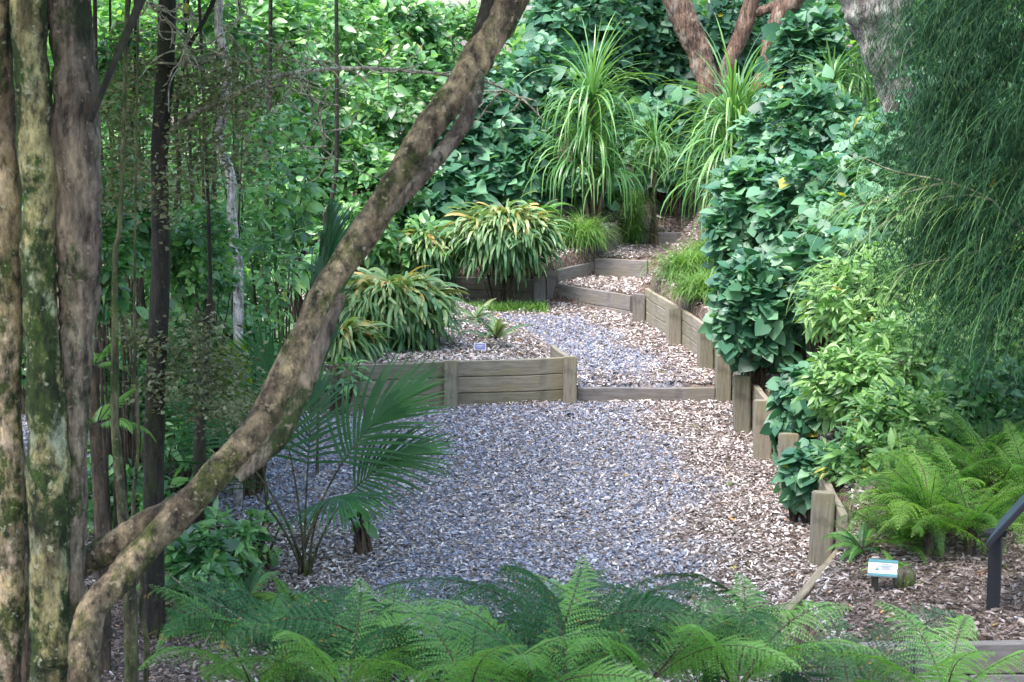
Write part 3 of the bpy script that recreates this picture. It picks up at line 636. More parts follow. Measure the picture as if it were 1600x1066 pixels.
# ------------------------------------------------------------------ trunks
def P3(l, Y): return [at(x, y, Y if not isinstance(Y, (list, tuple)) else Y[i]) for i, (x, y) in enumerate(l)]
def trunk(parent, name, pts, Y, wpx, m_, n=None, sides=24, rough=.05, seed=1, lump=None):
    P = P3(pts, Y); Ym = Y if not isinstance(Y, (list, tuple)) else float(np.mean(Y)); P = np.array(P)-np.array(parent.location)
    A = Acc(); n = n or max(16, int(len(pts)*12)); tube(A, P, [w_*.5*mpp(Ym) for w_ in wpx], n, sides, rough, seed)
    return A.obj(name, m_, parent)
def ground_end(px, Y): # pixel position extended down to the ground
    x = (px-800)/F*Y; z = hz1(x, Y); r = (z-CZ)/Y   # invert: find py
    th = math.atan(-r); return (px, 533+F*math.tan(th-PITCH)+25)
def crown(parent, pts, n, leaf, mt, T=T_OV, spread=.3, tone=(.1, .9), name="crown", flat=.6):
    pts = np.array(pts)-np.array(parent.location); i = rng.integers(0, len(pts), n); pos = pts[i]+rng.normal(0, 1, (n, 3))*spread*np.array([1, 1, flat])
    az = U(0, 6.28, n); d = np.stack([np.cos(az), np.sin(az), U(-.6, .2, n)], -1); nn = norm(np.array([0, 0, 1.])+rng.normal(0, .45, (n, 3)))
    A = Acc(); put(A, T, pos, d, nn, leaf*U(.6, 1.3, n), U(*tone, n)); return A.obj(name, M[mt], parent)
def rnd(x0, x1, y0, y1, z0, z1, k): return np.stack([U(x0, x1, k), U(y0, y1, k), U(z0, z1, k)], -1)
Yt = 7.6
t1 = thing("mossy_tree", "pale peeling trunk with pink bare patches at the far left edge", "tree", (-2.0, Yt, hz1(-2.0, Yt)))
trunk(t1, "trunk", [(-30, -1100), (-8, -300), (-2, 0), (4, 200), (14, 420), (12, 650), (18, 900), (10, 1060), ground_end(8, Yt)], Yt, [34, 36, 38, 42, 46, 46, 46, 44, 60], M['bark_pale'], 170, 36, .075, 3)
trunk(t1, "side_stem", [(6, 560), (28, 760), (34, 950), (40, 1150)], 7.9, [22, 30, 34, 40], M['bark_brown'], 30, 14, .05, 5)
crown(t1, rnd(-5.5, -1.4, 3.5, 10, 5.2, 8, 40), 8000, .17, 'glossy', spread=.5)  # out-of-view crown, enlarged to shade the left foreground
t2 = thing("mossy_tree", "yellow lichen and moss covered trunk standing second from the left edge", "tree", (-1.83, Yt, hz1(-1.83, Yt)))
trunk(t2, "trunk", [(20, -1100), (38, -300), (46, 0), (54, 200), (62, 400), (70, 580), (78, 760), (80, 1000), (78, 1066), ground_end(78, Yt)], [7.55]*10, [42, 48, 54, 56, 56, 60, 64, 64, 66, 84], M['bark_moss'], 170, 36, .075, 11)
crown(t2, rnd(-4.5, -1.0, 7, 13, 5.4, 8, 40), 8000, .17, 'glossy', spread=.5)  # unseen crown overhead, made larger to darken the left side
t3 = thing("brown_tree", "ridged brown trunk third from the left edge with a dark branch leaning off it", "tree", (-1.74, Yt, hz1(-1.74, Yt)))
trunk(t3, "trunk", [(80, -1100), (98, -300), (106, 0), (118, 200), (123, 400), (120, 540), (120, 700), (116, 900), (114, 1066), ground_end(112, 7.7)], [7.6]*10, [55, 60, 66, 70, 70, 56, 38, 38, 46, 66], M['bark_brown'], 170, 36, .085, 21)
trunk(t3, "branch", [(140, 190), (165, 130), (195, 60), (225, -10), (255, -90)], [7.45, 7.5, 7.6, 7.7, 7.8], [9, 10, 13, 14, 14], M['bark_dark'], 24, 8, .05, 8)
crown(t3, rnd(-3, -.2, 3, 8, 5.2, 7.5, 36), 6000, .17, 'glossy', spread=.5)  # crown above the view, spread towards the camera for shade
# leaning tree
t4 = thing("leaning_tree", "bare trunk leaning across the view from lower left to the top centre", "tree", (at(125, 1066, 7.3)[0], 7.3, hz1(-1.7, 7.3)))
LP = [ground_end(118, 7.2), (133, 1066), (142, 960), (189, 903), (250, 833), (317, 763), (358, 722), (408, 665), (444, 595), (478, 525), (509, 455), (560, 378), (621, 280), (663, 210), (716, 140), (758, 70), (796, 0), (830, -80), (900, -260), (980, -600)]
LY = [float(v) for v in np.linspace(7.2, 8.6, 20)]
trunk(t4, "trunk", LP, LY, [66, 52, 42, 44, 44, 44, 46, 50, 48, 45, 44, 46, 45, 45, 47, 52, 60, 56, 52, 46], M['bark_lean'], 200, 32, .06, 31)
trunk(t4, "lower_limb", [(95, 905), (150, 868), (215, 828), (280, 790), (340, 748), (385, 705)], 7.7, [46, 44, 42, 40, 36, 26], M['bark_lean'], 60, 24, .06, 33)
trunk(t4, "lower_limb", [(372, 748), (432, 690), (474, 610), (502, 535), (535, 460)], [7.55, 7.6, 7.65, 7.7, 7.75], [20, 30, 28, 24, 12], M['bark_brown'], 60, 20, .1, 35)
trunk(t4, "lower_limb", [(600, 345), (647, 290), (688, 243), (718, 202), (738, 160), (752, 110)], [7.95, 7.95, 8, 8.05, 8.1, 8.15], [10, 20, 28, 30, 24, 12], M['bark_brown'], 50, 20, .12, 37)
trunk(t4, "upper_limb", [(700, 150), (732, 95), (750, 45), (764, -20), (772, -200)], [8.25, 8.3, 8.3, 8.35, 8.5], [8, 16, 20, 20, 20], M['bark_dark'], 40, 14, .06, 39)
crown(t4, rnd(-.4, 1.6, 6.5, 10.5, 5.8, 8, 20), 2500, .10, 'glossy')
# trees and saplings in the left wood
t5 = thing("dark_tree", "dark straight tree with olive leaves and a long arching twig, left of the leaning branch", "tree", (at(240, 900, 11)[0], 11, hz1(-2.1, 11)))
trunk(t5, "trunk", [ground_end(243, 11), (243, 1000), (240, 820), (243, 600), (252, 420), (250, 250), (258, 100), (262, -60), (265, -500)], 11, [44, 38, 33, 32, 30, 27, 27, 25, 20], M['bark_dark'], 70, 18, .05, 41)
trunk(t5, "branch", [(252, 220), (285, 190), (330, 165), (380, 140), (440, 117), (540, 107), (620, 109), (700, 118), (760, 128), (815, 155), (850, 190)], [11, 11, 11, 11, 11.2, 11.5, 11.8, 12, 12.1, 12.2, 12.3], [9, 9, 9, 8, 7.5, 6.5, 6, 5.5, 4.5, 3.5, 2], M['twig_pale'], 80, 8, .12, 43)
trunk(t5, "branch", [(255, 190), (272, 110), (290, 80), (325, 20), (345, -30)], 10.9, [8, 7, 7, 7, 6], M['bark_dark'], 24, 7, .1, 44)
trunk(t5, "branch", [(245, 98), (300, 100), (340, 85), (400, 110), (420, 135)], 10.9, [4, 4, 3.5, 3, 2], M['twig_pale'], 24, 6, .1, 45)
def twigs(parent, pts, Y, seedn, k=26, L=70, m_='twig_pale', name="twigs", w=3.2):
    A = Acc(); g = np.random.default_rng(seedn); pts = np.array(pts, float)
    for _ in range(k):
        i = g.integers(0, len(pts)-1); f = g.uniform(); p = pts[i]*(1-f)+pts[i+1]*f; a = g.uniform(0, 6.28); q = [tuple(p)]
        for s_ in range(5):
            a += g.normal(0, .6); p = p+np.array([math.cos(a), math.sin(a)*.9+.12])*L/5*g.uniform(.6, 1.2); q.append(tuple(p))
        dy = g.normal(0, .12); P = np.array([at(x_, y_, Y+dy*j) for j, (x_, y_) in enumerate(q)])-np.array(parent.location)
        tube(A, P, [w*.5*mpp(Y), w*.2*mpp(Y)], 10, 4, cap=False)
    return A.obj(name, M[m_], parent)
twigs(t5, [(380, 140), (440, 117), (540, 107), (700, 118), (815, 155)], 11.6, 1, 40, 75)
twigs(t5, [(225, 0), (260, 30), (290, 60), (285, 110)], 10.9, 2, 34, 90)
twigs(t5, [(290, 20), (400, 60), (480, 160), (520, 250)], 12.5, 3, 34, 120)
P_ol = [at(*q, 11.2+rng.normal(0, .4)) for q in [(180, 190), (210, 180), (300, 150), (330, 160), (350, 130), (300, 210), (230, 260), (200, 240), (300, 260), (340, 230), (180, 300), (260, 300), (380, 240), (380, 160), (420, 100), (280, 130), (330, 110), (200, 130), (230, 100)]]
crown(t5, P_ol, 5200, .035, 'olive', T_SM, .10, (0, 1), flat=1)
P_ol = [at(*q, 11+rng.normal(0, .4)) for q in [(225, 520), (260, 540), (290, 560), (330, 590), (360, 570), (380, 620), (300, 620), (250, 600), (340, 640), (310, 520), (370, 640)]]
crown(t5, P_ol, 2800, .035, 'olive', T_SM, .10, (0, 1), flat=.6)
crown(t5, rnd(-6.5, -1.5, 8, 17, 4.7, 6.2, 70), 13000, .19, 'glossy', spread=.45)  # unseen broad-leaved canopy added to darken the left wood
def sapling(label, pts, Y, wpx, m_, name="sapling_tree", cat="tree", cr=True, seed=1, group=None, sides=10, rough=.05, mt='glossy'):
    b0 = ground_end(pts[-1][0], Y); x = (b0[0]-800)/F*Y
    t = thing(name, label, cat, (x, Y, hz1(x, Y)), group=group)
    q = [pts[0]]
    for a_, b_ in zip(pts[:-1], pts[1:]):
        for f in (.33, .66): q.append((a_[0]*(1-f)+b_[0]*f+rng.normal(0, 5), a_[1]*(1-f)+b_[1]*f))
        q.append(b_)
    wpx = list(np.interp(np.linspace(0, 1, len(q)), np.linspace(0, 1, len(wpx)), wpx)); pts = q
    top = pts[0]; pts = [(top[0]+rng.normal(0, 30), -550), (top[0]+rng.normal(0, 12), top[1]-130)]+list(pts)+([b0] if b0[1] > pts[-1][1]+30 else [])
    trunk(t, "trunk", pts, Y, [wpx[0]*.7]+list(wpx), m_, 12*len(pts), sides, rough, seed)
    if cr:
        c0 = at(pts[0][0], -420, Y); crown(t, c0+rng.normal(0, .7, (12, 3))*np.array([1, 1, .5]), 1300, .11, mt, spread=.35)
    return t
sapling("slim olive barked trunk in the lower left corner, left of two thin stems", [(180, 400), (192, 800), (205, 1060)], 9.6, [7, 18, 27], M['bark_olive'], seed=51)
sapling("thin mossy stem beside the slim olive trunk in the lower left corner", [(214, 600), (222, 900), (228, 1060)], 9.7, [4, 8, 11], M['bark_olive'], seed=53)
sapling("dark trunk standing on the gravel just right of the brown ridged trunk", [(150, 420), (158, 600), (175, 790)], 13.3, [8, 22, 30], M['bark_dark'], seed=54, sides=14)
sapling("short dark trunk below the leaning branch's middle", [(322, 500), (312, 760), (302, 930)], 12.2, [6, 22, 28], M['bark_dark'], seed=55, sides=14)
sapling("white barked slender trunk seen through leaves at upper left", [(345, -20), (352, 170), (362, 330), (372, 440)], 14.2, [12, 14, 15, 16], M['bark_birch'], seed=56, name="white_barked_tree")
k = 0
for (pp, Y, w_, lab) in [([(150, 150), (178, 500), (206, 760)], 13.8, 8, "thin leaning sapling behind the ridged brown trunk"),
      ([(205, 200), (222, 460), (214, 740)], 14.5, 9, "thin sapling immediately left of the dark straight tree"),
      ([(200, 40), (235, 400), (225, 600)], 15.5, 7, "thin sapling crossing behind the dark straight tree"),
      ([(275, 180), (270, 420), (285, 640)], 15, 9, "thin sapling immediately right of the dark straight tree"),
      ([(290, 60), (305, 380), (318, 600)], 16, 7, "thin sapling between the dark straight tree and the white trunk"),
      ([(335, 250), (322, 480), (326, 640)], 16.5, 8, "thin dark sapling in front of the yellow green shrub"),
      ([(376, 300), (372, 430), (386, 600)], 17, 9, "thin sapling right of the white trunk's lower end"),
      ([(420, 250), (412, 430), (420, 580)], 19, 10, "dark sapling left of the upright palm frond"),
      ([(185, 300), (182, 520), (172, 740)], 15, 7, "thin sapling between the ridged brown trunk and the dark straight tree"),
      ([(520, 300), (515, 420), (508, 560)], 21, 10, "dark stem glimpsed behind the leaning branch above the planter")]:
    k += 1; sapling(lab, pp, Y, [w_*.7, w_*.85, w_], M['bark_dark'], seed=60+k, group="thin saplings in the shade on the left", cr=True, sides=7, mt='far')
# fallen log in the shade
lg = thing("fallen_log", "dark curved log lying in the shade left of the leaning branch", "log", at(330, 505, 18.6))
trunk(lg, "log_body", [(272, 478), (300, 492), (340, 515), (385, 560), (400, 610)], 18.6, [16, 28, 34, 30, 22], M['bark_dark'], 30, 14, .08, 70)
for k, (px, py, Y, w_) in enumerate(()): pass

# red trunks and grey trunk, top right
tr = thing("red_barked_tree", "red peeling trunk leaning left, leftmost of the three at the top", "tree", (at(1112, 230, 28.2)[0], 28.2, hz1(at(1112, 230, 28.2)[0], 28.2)))
trunk(tr, "trunk", [(960, -420), (1020, -110), (1060, 10), (1085, 60), (1102, 110), (1108, 160), (1112, 235)], 28.2, [30, 40, 42, 42, 38, 38, 44], M['bark_red'], 70, 22, .07, 71)
crown(tr, rnd(-1, 4, 27, 31, 6.5, 9, 24), 2200, .2, 'glossy', spread=.6)
tr = thing("red_barked_tree", "slim curved brown trunk in the middle of the three at the top", "tree", (at(1135, 230, 28.5)[0], 28.5, hz1(3, 28.5)))
trunk(tr, "trunk", [(1300, -500), (1215, -150), (1175, 0), (1160, 50), (1140, 95), (1132, 140), (1135, 230)], 28.5, [16, 22, 24, 26, 22, 24, 26], M['bark_red'], 60, 16, .07, 72)
trunk(tr, "branch", [(1180, 20), (1215, 8), (1240, -6), (1260, -60)], 28.5, [16, 16, 15, 12], M['bark_red'], 20, 12, .06, 74)
crown(tr, rnd(2, 7, 27, 31, 6.5, 9, 24), 2200, .2, 'glossy', spread=.6)
tr = thing("red_barked_tree", "brown trunk bending right, rightmost of the three at the top", "tree", (at(1190, 230, 28.3)[0], 28.3, hz1(3.7, 28.3)))
trunk(tr, "trunk", [(1420, -520), (1300, -160), (1250, -20), (1222, 20), (1208, 60), (1200, 100), (1185, 150), (1190, 230)], 28.3, [20, 28, 30, 30, 30, 30, 30, 34], M['bark_red'], 60, 18, .07, 73)
crown(tr, rnd(4, 8, 27, 31, 6.5, 9, 24), 2200, .2, 'glossy', spread=.6)
tg = thing("grey_barked_tree", "stout grey lichen covered trunk at the top right above the bank", "tree", (at(1405, 230, 21.5)[0], 21.5, hz1(4.4, 21.5)))
trunk(tg, "trunk", [(1300, -600), (1335, -260), (1352, -60), (1368, 20), (1382, 80), (1398, 135), (1408, 220), (1415, 350)], 21.5, [50, 74, 90, 92, 74, 60, 58, 62], M['bark_grey'], 70, 26, .09, 75)
trunk(tg, "limb", [(1385, 90), (1400, 30), (1410, -40), (1440, -200)], 21.4, [30, 48, 50, 44], M['bark_grey'], 40, 20, .08, 76)
crown(tg, rnd(3, 7, 19, 24, 6, 9, 24), 2500, .16, 'glossy', spread=.6)

# ------------------------------------------------------------------ weeping conifer
wt = thing("weeping_conifer", "weeping conifer with long hanging dark green strands at the right edge", "tree", (4.55, 13.2, hz1(4.55, 13.2)))
L0 = np.array(wt.location)
A = Acc(); tube(A, [(0, 0, -.1), (.05, 0, 1.5), (0, .1, 3.5), (-.1, .1, 6.5)], [.11, .10, .08, .04], 24, 12, .06, 5); A.obj("trunk", M['bark_brown'], wt)
brs = [([(1720, -160), (1590, -80), (1500, 0), (1450, 60)], 13.2, 1.0), ([(1740, 0), (1620, 40), (1520, 110), (1455, 190)], 13.1, 1.0), ([(1740, 160), (1620, 180), (1520, 230), (1440, 310)], 12.9, 1.0),
       ([(1760, 330), (1640, 330), (1560, 390), (1510, 440)], 12.6, 1.0), ([(1780, 420), (1690, 400), (1620, 430), (1570, 500)], 12.4, 1.0), ([(1760, 250), (1640, 220), (1560, 290), (1500, 370)], 12.7, 1.0), ([(1760, -100), (1650, -40), (1560, 60), (1530, 160)], 12.8, 1.0), ([(1780, 120), (1680, 110), (1580, 200), (1540, 300)], 12.5, 1.0),
       ([(1740, 60), (1600, -60), (1500, -20), (1440, 110)], 13.6, .9), ([(1700, 240), (1600, 260), (1520, 310), (1460, 380)], 13.4, .9)]
Bt = Acc(); A = Acc()
for pts, Y, dk in brs:
    P = np.array(P3([(x_+35, y_) for x_, y_ in pts], Y)); Cc = spline(P, 40); tube(Bt, P-L0, [.022, .012, .004], 24, 6, .05)
    n = 540; nc = 20; cs = Cc[rng.integers(3, 40, nc)]+rng.normal(0, 1, (nc, 3))*np.array([.12, .22, .10]); ci = rng.integers(0, nc, n); p = cs[ci]+rng.normal(0, 1, (n, 3))*np.array([.06, .06, .08])
    C_ = ribbons(A, p-L0, U(2.2, 4.2, n), U(-.4, .35, n), U(.45, 1.05, n), U(1.0, 1.9, n), U(.003, .006, n), np.clip(rng.beta(1.6, 2.2, n), 0, .9), K=8, sway=.3)
    ns = 14      # short needles along each strand
    seg = rng.integers(1, 8, (n, ns)); f = U(0, 1, (n, ns))[..., None]; q = C_[np.arange(n)[:, None], seg]*(1-f)+C_[np.arange(n)[:, None], np.minimum(seg+1, 8)]*f
    q = q.reshape(-1, 3); m2 = len(q); az = U(0, 6.28, m2); d = np.stack([.6*np.cos(az), .6*np.sin(az), -np.ones(m2)], -1)
    put(A, (T_SI[0]*np.array([.20, 1, 1]), T_SI[1]), q, d, rng.normal(0, 1, (m2, 3)), U(.03, .07, m2), np.clip(rng.beta(1.6, 2.2, m2), 0, .9))
A.obj("hanging_foliage", M['rimu'], wt); Bt.obj("branches", M['twig'], wt)
crown(wt, rnd(2.2, 6.5, 8.5, 13.5, 4.6, 6.5, 50), 6500, .17, 'glossy', spread=.45)  # unseen broad-leaved crown added overhead to shade the right bed
wt2 = thing("weeping_conifer", "thin pale branch with light wispy needles crossing the right bank", "tree", (4.75, 12.2, hz1(4.75, 12.2)))
L0 = np.array(wt2.location); A = Acc(); tube(A, [(0, 0, -.1), (.02, 0, 1.2), (0, .05, 3.6)], [.06, .05, .02], 20, 10, .06, 6); A.obj("trunk", M['bark_brown'], wt2)
Bt = Acc(); A = Acc()
for pts, w0 in (([(1790, 470), (1600, 357), (1545, 310), (1480, 284), (1400, 268), (1345, 245)], 5), ([(1545, 312), (1500, 305), (1420, 325), (1340, 380), (1290, 430)], 3), ([(1600, 357), (1560, 380), (1500, 400), (1420, 420), (1380, 470)], 3), ([(1480, 284), (1420, 300), (1350, 320), (1300, 330)], 2.5)):
    P = np.array(P3(pts, 12.4)); Cc = spline(P, 40); tube(Bt, P-L0, [w0*.5*mpp(12.4), .0025], 30, 6, .05)
    n = 110; i = rng.integers(8, 40, n); p = Cc[i]+rng.normal(0, 1, (n, 3))*np.array([.05, .10, .03])
    C_ = ribbons(A, p-L0, U(2.4, 4.0, n), U(-.6, .2, n), U(.18, .5, n), U(.5, 1.3, n), U(.003, .006, n), U(.55, .95, n), K=6, sway=.4)
A.obj("hanging_foliage", M['lance'], wt2); Bt.obj("branches", M['twig_pale'], wt2)

# ------------------------------------------------------------------ strap-leaved plants
def strap_head(acc, c, n, L, wd, seedn=0, lo=-.2, hi=1.5, bend=(1.1, 2.4)):
    n = int(n*1.35); L = L*1.12; az = U(0, 6.28, n); el = lo+(hi-lo)*U(0, 1, n); p = c+np.stack([np.cos(az)*.02, np.sin(az)*.02, U(-.22, .08, n)*L*.5], -1)
    b_ = U(1.3, 3.0, n)*np.clip((1.85-el)/1.0, .2, 1.1)
    ribbons(acc, p, az, el, L*U(.6, 1.1, n), b_, wd*U(.7, 1.2, n), np.clip(rng.beta(2, 2, n)*.9, 0, .9), K=9, twist=.25, sway=.08)
def strap_plant(label, px, py_base, Y, heads, wd=.026, name="strap_leaved_tree", group=None):
    p = at(px, py_base, Y); bz = hz1(p[0], Y); t = thing(name, label, "plant", (p[0], Y, bz), group=group); L0 = np.array([p[0], Y, bz])
    A = Acc(); B = Acc()
    for (hx, hy, n, L) in heads:
        c = at(hx, hy, Y)-L0; tube(B, [np.array([rng.normal(0, .03), 0, -.05]), c*np.array([.6, .6, .55])+np.array([0, 0, 0]), c], [.035, .025, .02], 12, 7, .05)
        strap_head(A, c, n, L, wd)
    A.obj("leaves", M['strap'], t); B.obj("stem", M['twig'], t); return t
sg = "strap-leaved plants beside the upper steps"
strap_plant("tallest strap-leaved tree with drooping rosettes stacked above the grass tuft", 925, 330, 25.6, [(925, 150, 110, 1.15), (928, 200, 70, .95), (905, 245, 100, .95), (950, 262, 70, .8)], group=sg)
strap_plant("small strap-leaved plant between the tall one and the large spreading one", 1022, 290, 26.6, [(1024, 222, 55, .62), (1022, 255, 40, .5)], .026, group=sg)
strap_plant("large spreading strap-leaved clump right of the steps below the red trunks", 1150, 260, 23.6, [(1145, 185, 120, 1.15), (1155, 235, 120, 1.15), (1130, 270, 90, 1.0)], .030, group=sg)
strap_plant("strap-leaved clump low on the bank trailing pale blades over the grass", 1165, 330, 22.3, [(1172, 296, 110, .95)], .024, group=sg)
strap_plant("bright strap-leaved plant peeping over the bank left of the grey trunk", 1305, 150, 23, [(1300, 128, 60, .55), (1345, 122, 40, .5)], .03, group=sg)

# grass tufts
def tuft(label, px, py, Y, r, h, n=1300, group="bright green grass tufts by the steps"):
    p = at(px, py, Y); bz = hz1(p[0], Y); t = thing("grass_tuft", label, "grass tuft", (p[0], Y, bz), group=group)
    az = U(0, 6.28, n); el = U(.5, 1.5, n); q = np.stack([rng.normal(0, r*.22, n), rng.normal(0, r*.22, n), U(0, max(.03, p[2]-bz), n)], -1)
    A = Acc(); ribbons(A, q, az, el, h*U(.6, 1.15, n), U(1.3, 2.9, n), U(.006, .011, n), np.clip(rng.beta(2, 2, n), 0, .93), K=8, sway=.2)
    A.obj("blades", M['grass'], t); return t
tuft("bright grass tuft hanging over the left end of the third step", 908, 372, 25.1, .38, .58, 1100)
tuft("grass tuft at the foot of the small strap-leaved plant", 992, 312, 26.6, .25, .42, 700)
tuft("grass tuft spilling over the right wall beside the second step", 1075, 425, 22.4, .5, .50, 1300)
tuft("grass tuft on the bank just above the wall post right of the second step", 1105, 462, 21.0, .55, .48, 1300)
tuft("grass tuft on the bank below the trailing strap-leaved clump", 1110, 398, 23.0, .5, .42, 1100)
tuft("wispy grass behind the leaning branch above the dry fern clump", 600, 395, 24.2, .4, .55, 500)
# low green weeds below the fern clump
A = Acc(); n = 2200; x = U(-1.0, .42, n); y = 23.45+U(0, 1, n)**1.4*-.0+rng.normal(0, .13, n); 
ribbons(A, np.stack([x, y, hz(x, y)], -1), U(0, 6.28, n), U(.4, 1.4, n), U(.05, .16, n), U(.2, 1.6, n), U(.008, .02, n), U(.1, .9, n), K=3)
tag(A.obj("ground_weeds", M['grass']), "low green weeds growing along the foot of the back retaining wall", "weeds", kind='stuff')

# ------------------------------------------------------------------ ferns
def frond_tmpl(pairs=20, lmax=.26, pin=10, wd=.42, ang=68, peak=.3, simple=False, tipw=.0):
    """flat frond along +y of unit length: verts (x lateral, y along, z) and quads"""
    V = []; Fq = []; n = 0
    for i in range(pairs):
        s = .10+.89*(i+.5)/pairs; pr = (s/peak)**.7 if s < peak else max(.02, ((1-s)/(1-peak)))**.85
        l = lmax*pr
        for sd_ in (-1, 1):
            a = R(ang-12*s+rng.normal(0, 4)); dx, dy = math.sin(a)*sd_, math.cos(a); l = lmax*pr*rng.uniform(.82, 1.08); dr = rng.uniform(.2, .75)
            if simple:
                w_ = wd*.89/pairs*.5
                pts = [(0, 0)]; K = 3
                for k in range(K+1):
                    f = k/K; ww = w_*(1-.9*f**1.6); x_, y_ = dx*l*f, s+dy*l*f; zz = -.10*l*f*f/.2
                    V += [(x_-dy*ww*sd_, y_+abs(dx)*ww, zz), (x_+dy*ww*sd_, y_-abs(dx)*ww, zz-.004)]
                for k in range(K): Fq.append((n, n+1, n+3, n+2)); n += 2
                n += 2
            else:
                for k in range(pin):
                    f = (k+.3)/pin; cx, cy = dx*l*f, s+dy*l*f; pl = (.50*.89/pairs)*(1.05-f)**.6*1.25; zz = -dr*l*f*f
                    for s2 in (-1, 1):
                        ex, ey = dx*.35-s2*dy*sd_*1.0, dy*.35+s2*abs(dx)*1.0
                        ww = l/pin*wd
                        V += [(cx, cy, zz), (cx+ex*pl*.5-dx*ww, cy+ey*pl*.5-dy*ww, zz+.002), (cx+ex*pl, cy+ey*pl, zz-.006), (cx+ex*pl*.5+dx*ww, cy+ey*pl*.5+dy*ww, zz+.002)]
                        Fq.append((n, n+1, n+2, n+3)); n += 4
    return np.array(V), np.array(Fq)
def frond(acc, racc, T, p0, az, el, L, bend, tone=.5, mi=0, side_b=0.0, rw=.006, roll=0.0):
    V, Fq = T; K = 24; s = np.linspace(0, 1.02, K); e = el-bend*s**1.3; a = az+side_b*s
    d = np.stack([np.cos(e)*np.cos(a), np.cos(e)*np.sin(a), np.sin(e)], -1); C_ = np.array(p0)+np.concatenate([[np.zeros(3)], np.cumsum(d[:-1]*L*(s[1]-s[0]), 0)])
    side = np.stack([-np.sin(a), np.cos(a), 0*a], -1); N = np.cross(side, d)*-1; N = np.where(N[:, 2:3] < 0, -N, N)
    if roll: side, N = side*math.cos(roll)+N*math.sin(roll), N*math.cos(roll)-side*math.sin(roll)
    y = np.clip(V[:, 1], 0, 1.0); ex = (V[:, 1]-y)[:, None]*L*d[-1]
    def I(Z): return np.stack([np.interp(y, s, Z[:, k]) for k in range(3)], -1)
    P = I(C_)+L*V[:, 0:1]*I(side)+L*V[:, 2:3]*I(N)+ex
    tt = np.clip(tone+rng.normal(0, .07, len(Fq))+.12*(V[Fq[:, 0], 1]-.5), 0, .93); tt = np.where((rng.uniform(0, 1, len(Fq)) < .012) | (V[Fq[:, 0], 1] > rng.uniform(.9, 1.3)), .98, tt)
    acc.add(P, Fq, tt, mi); tube(racc, C_[:-1], [rw, rw*.5, rw*.15], 12, 4, cap=False)
FT = frond_tmpl(25, .25, 14, wd=.40); FT2 = frond_tmpl(22, .21, 8, wd=.34, ang=70, peak=.25); FS = frond_tmpl(30, .17, simple=True, wd=1.15, peak=.3)
def fern_parts(nf, L, T, mt, el=(.5, 1.2), bend=(.9, 1.9), tone=(.2, .8), rw=.006, az0=None, stem=0):
    A = Acc(); B = Acc()
    for k in range(nf):
        az = 6.28*k/nf+rng.normal(0, .25) if az0 is None else rng.normal(*az0)
        frond(A, B, T, (0, 0, stem), az+rng.normal(0, .35), U(*el), L*U(.6, 1.15), U(*bend), U(*tone), side_b=rng.normal(0, .35), rw=rw, roll=rng.normal(0, .35))
    return A, B
protos = {}
def fern_proto(key, **k):
    A, B = fern_parts(**k); protos[key] = (A.mesh("fronds", [M[k['mt']]]), B.mesh("stalks", [M['twig']]))
fern_proto('lace0', nf=8, L=1.1, T=FT, mt='fern', tone=(.0, .6), el=(.1, 1.05), bend=(.6, 1.7)); fern_proto('lace1', nf=8, L=1.1, T=frond_tmpl(23, .25, 13, wd=.42), mt='fern', el=(.1, 1.0), bend=(.6, 1.6), tone=(.5, 1.0)); fern_proto('lace2', nf=10, L=1.05, T=FT, mt='fern', el=(.2, 1.15), bend=(.7, 1.8), tone=(.0, .35))
fern_proto('bright0', nf=30, L=.72, T=FT2, mt='fernbright', el=(.1, 1.2), bend=(.5, 1.7), tone=(.1, .93)); fern_proto('bright1', nf=30, L=.70, T=FT2, mt='fernbright', el=(.1, 1.2), bend=(.5, 1.7), tone=(.0, .7))
fern_proto('small0', nf=9, L=.5, T=FS, mt='fern', el=(.3, 1.0), tone=(.4, .9)); fern_proto('small1', nf=11, L=.5, T=FS, mt='ferndry', el=(.5, 1.3), tone=(.3, .9)); fern_proto('small2', nf=8, L=.6, T=FS, mt='fernbright', el=(.2, .9), tone=(.4, .9))
def fern(label, key, px, py, Y, sc=1, rz=0, group=None, z=None, tilt=0, cat="fern"):
    """the fern's heart at that spot of the view, its stump reaching the ground"""
    if Y is None: Y = G(px, py, .03)[1]
    p = at(px, py, Y); bz = hz1(p[0], Y); t = thing("fern", label, cat, (p[0], Y, bz), rz, group)
    hgt = max(.02, p[2]-bz); a, b_ = protos[key]
    o1 = bpy.data.objects.new("fronds", a); o2 = bpy.data.objects.new("stalks", b_)
    for o in (o1, o2): COL.objects.link(o); o.parent = t; o.location = (0, 0, hgt); o.scale = (sc, sc, sc); o.rotation_euler = (tilt, 0, 0)
    if hgt > .12:
        A = Acc(); tube(A, [(0, 0, -.1), (.01, 0, hgt*.5), (0, 0, hgt+.02)], [.035, .03, .035], 10, 8, .12, 3); A.obj("stump", M['twig'], t)
    return t
gf = "lacy ferns along the bottom of the photo"
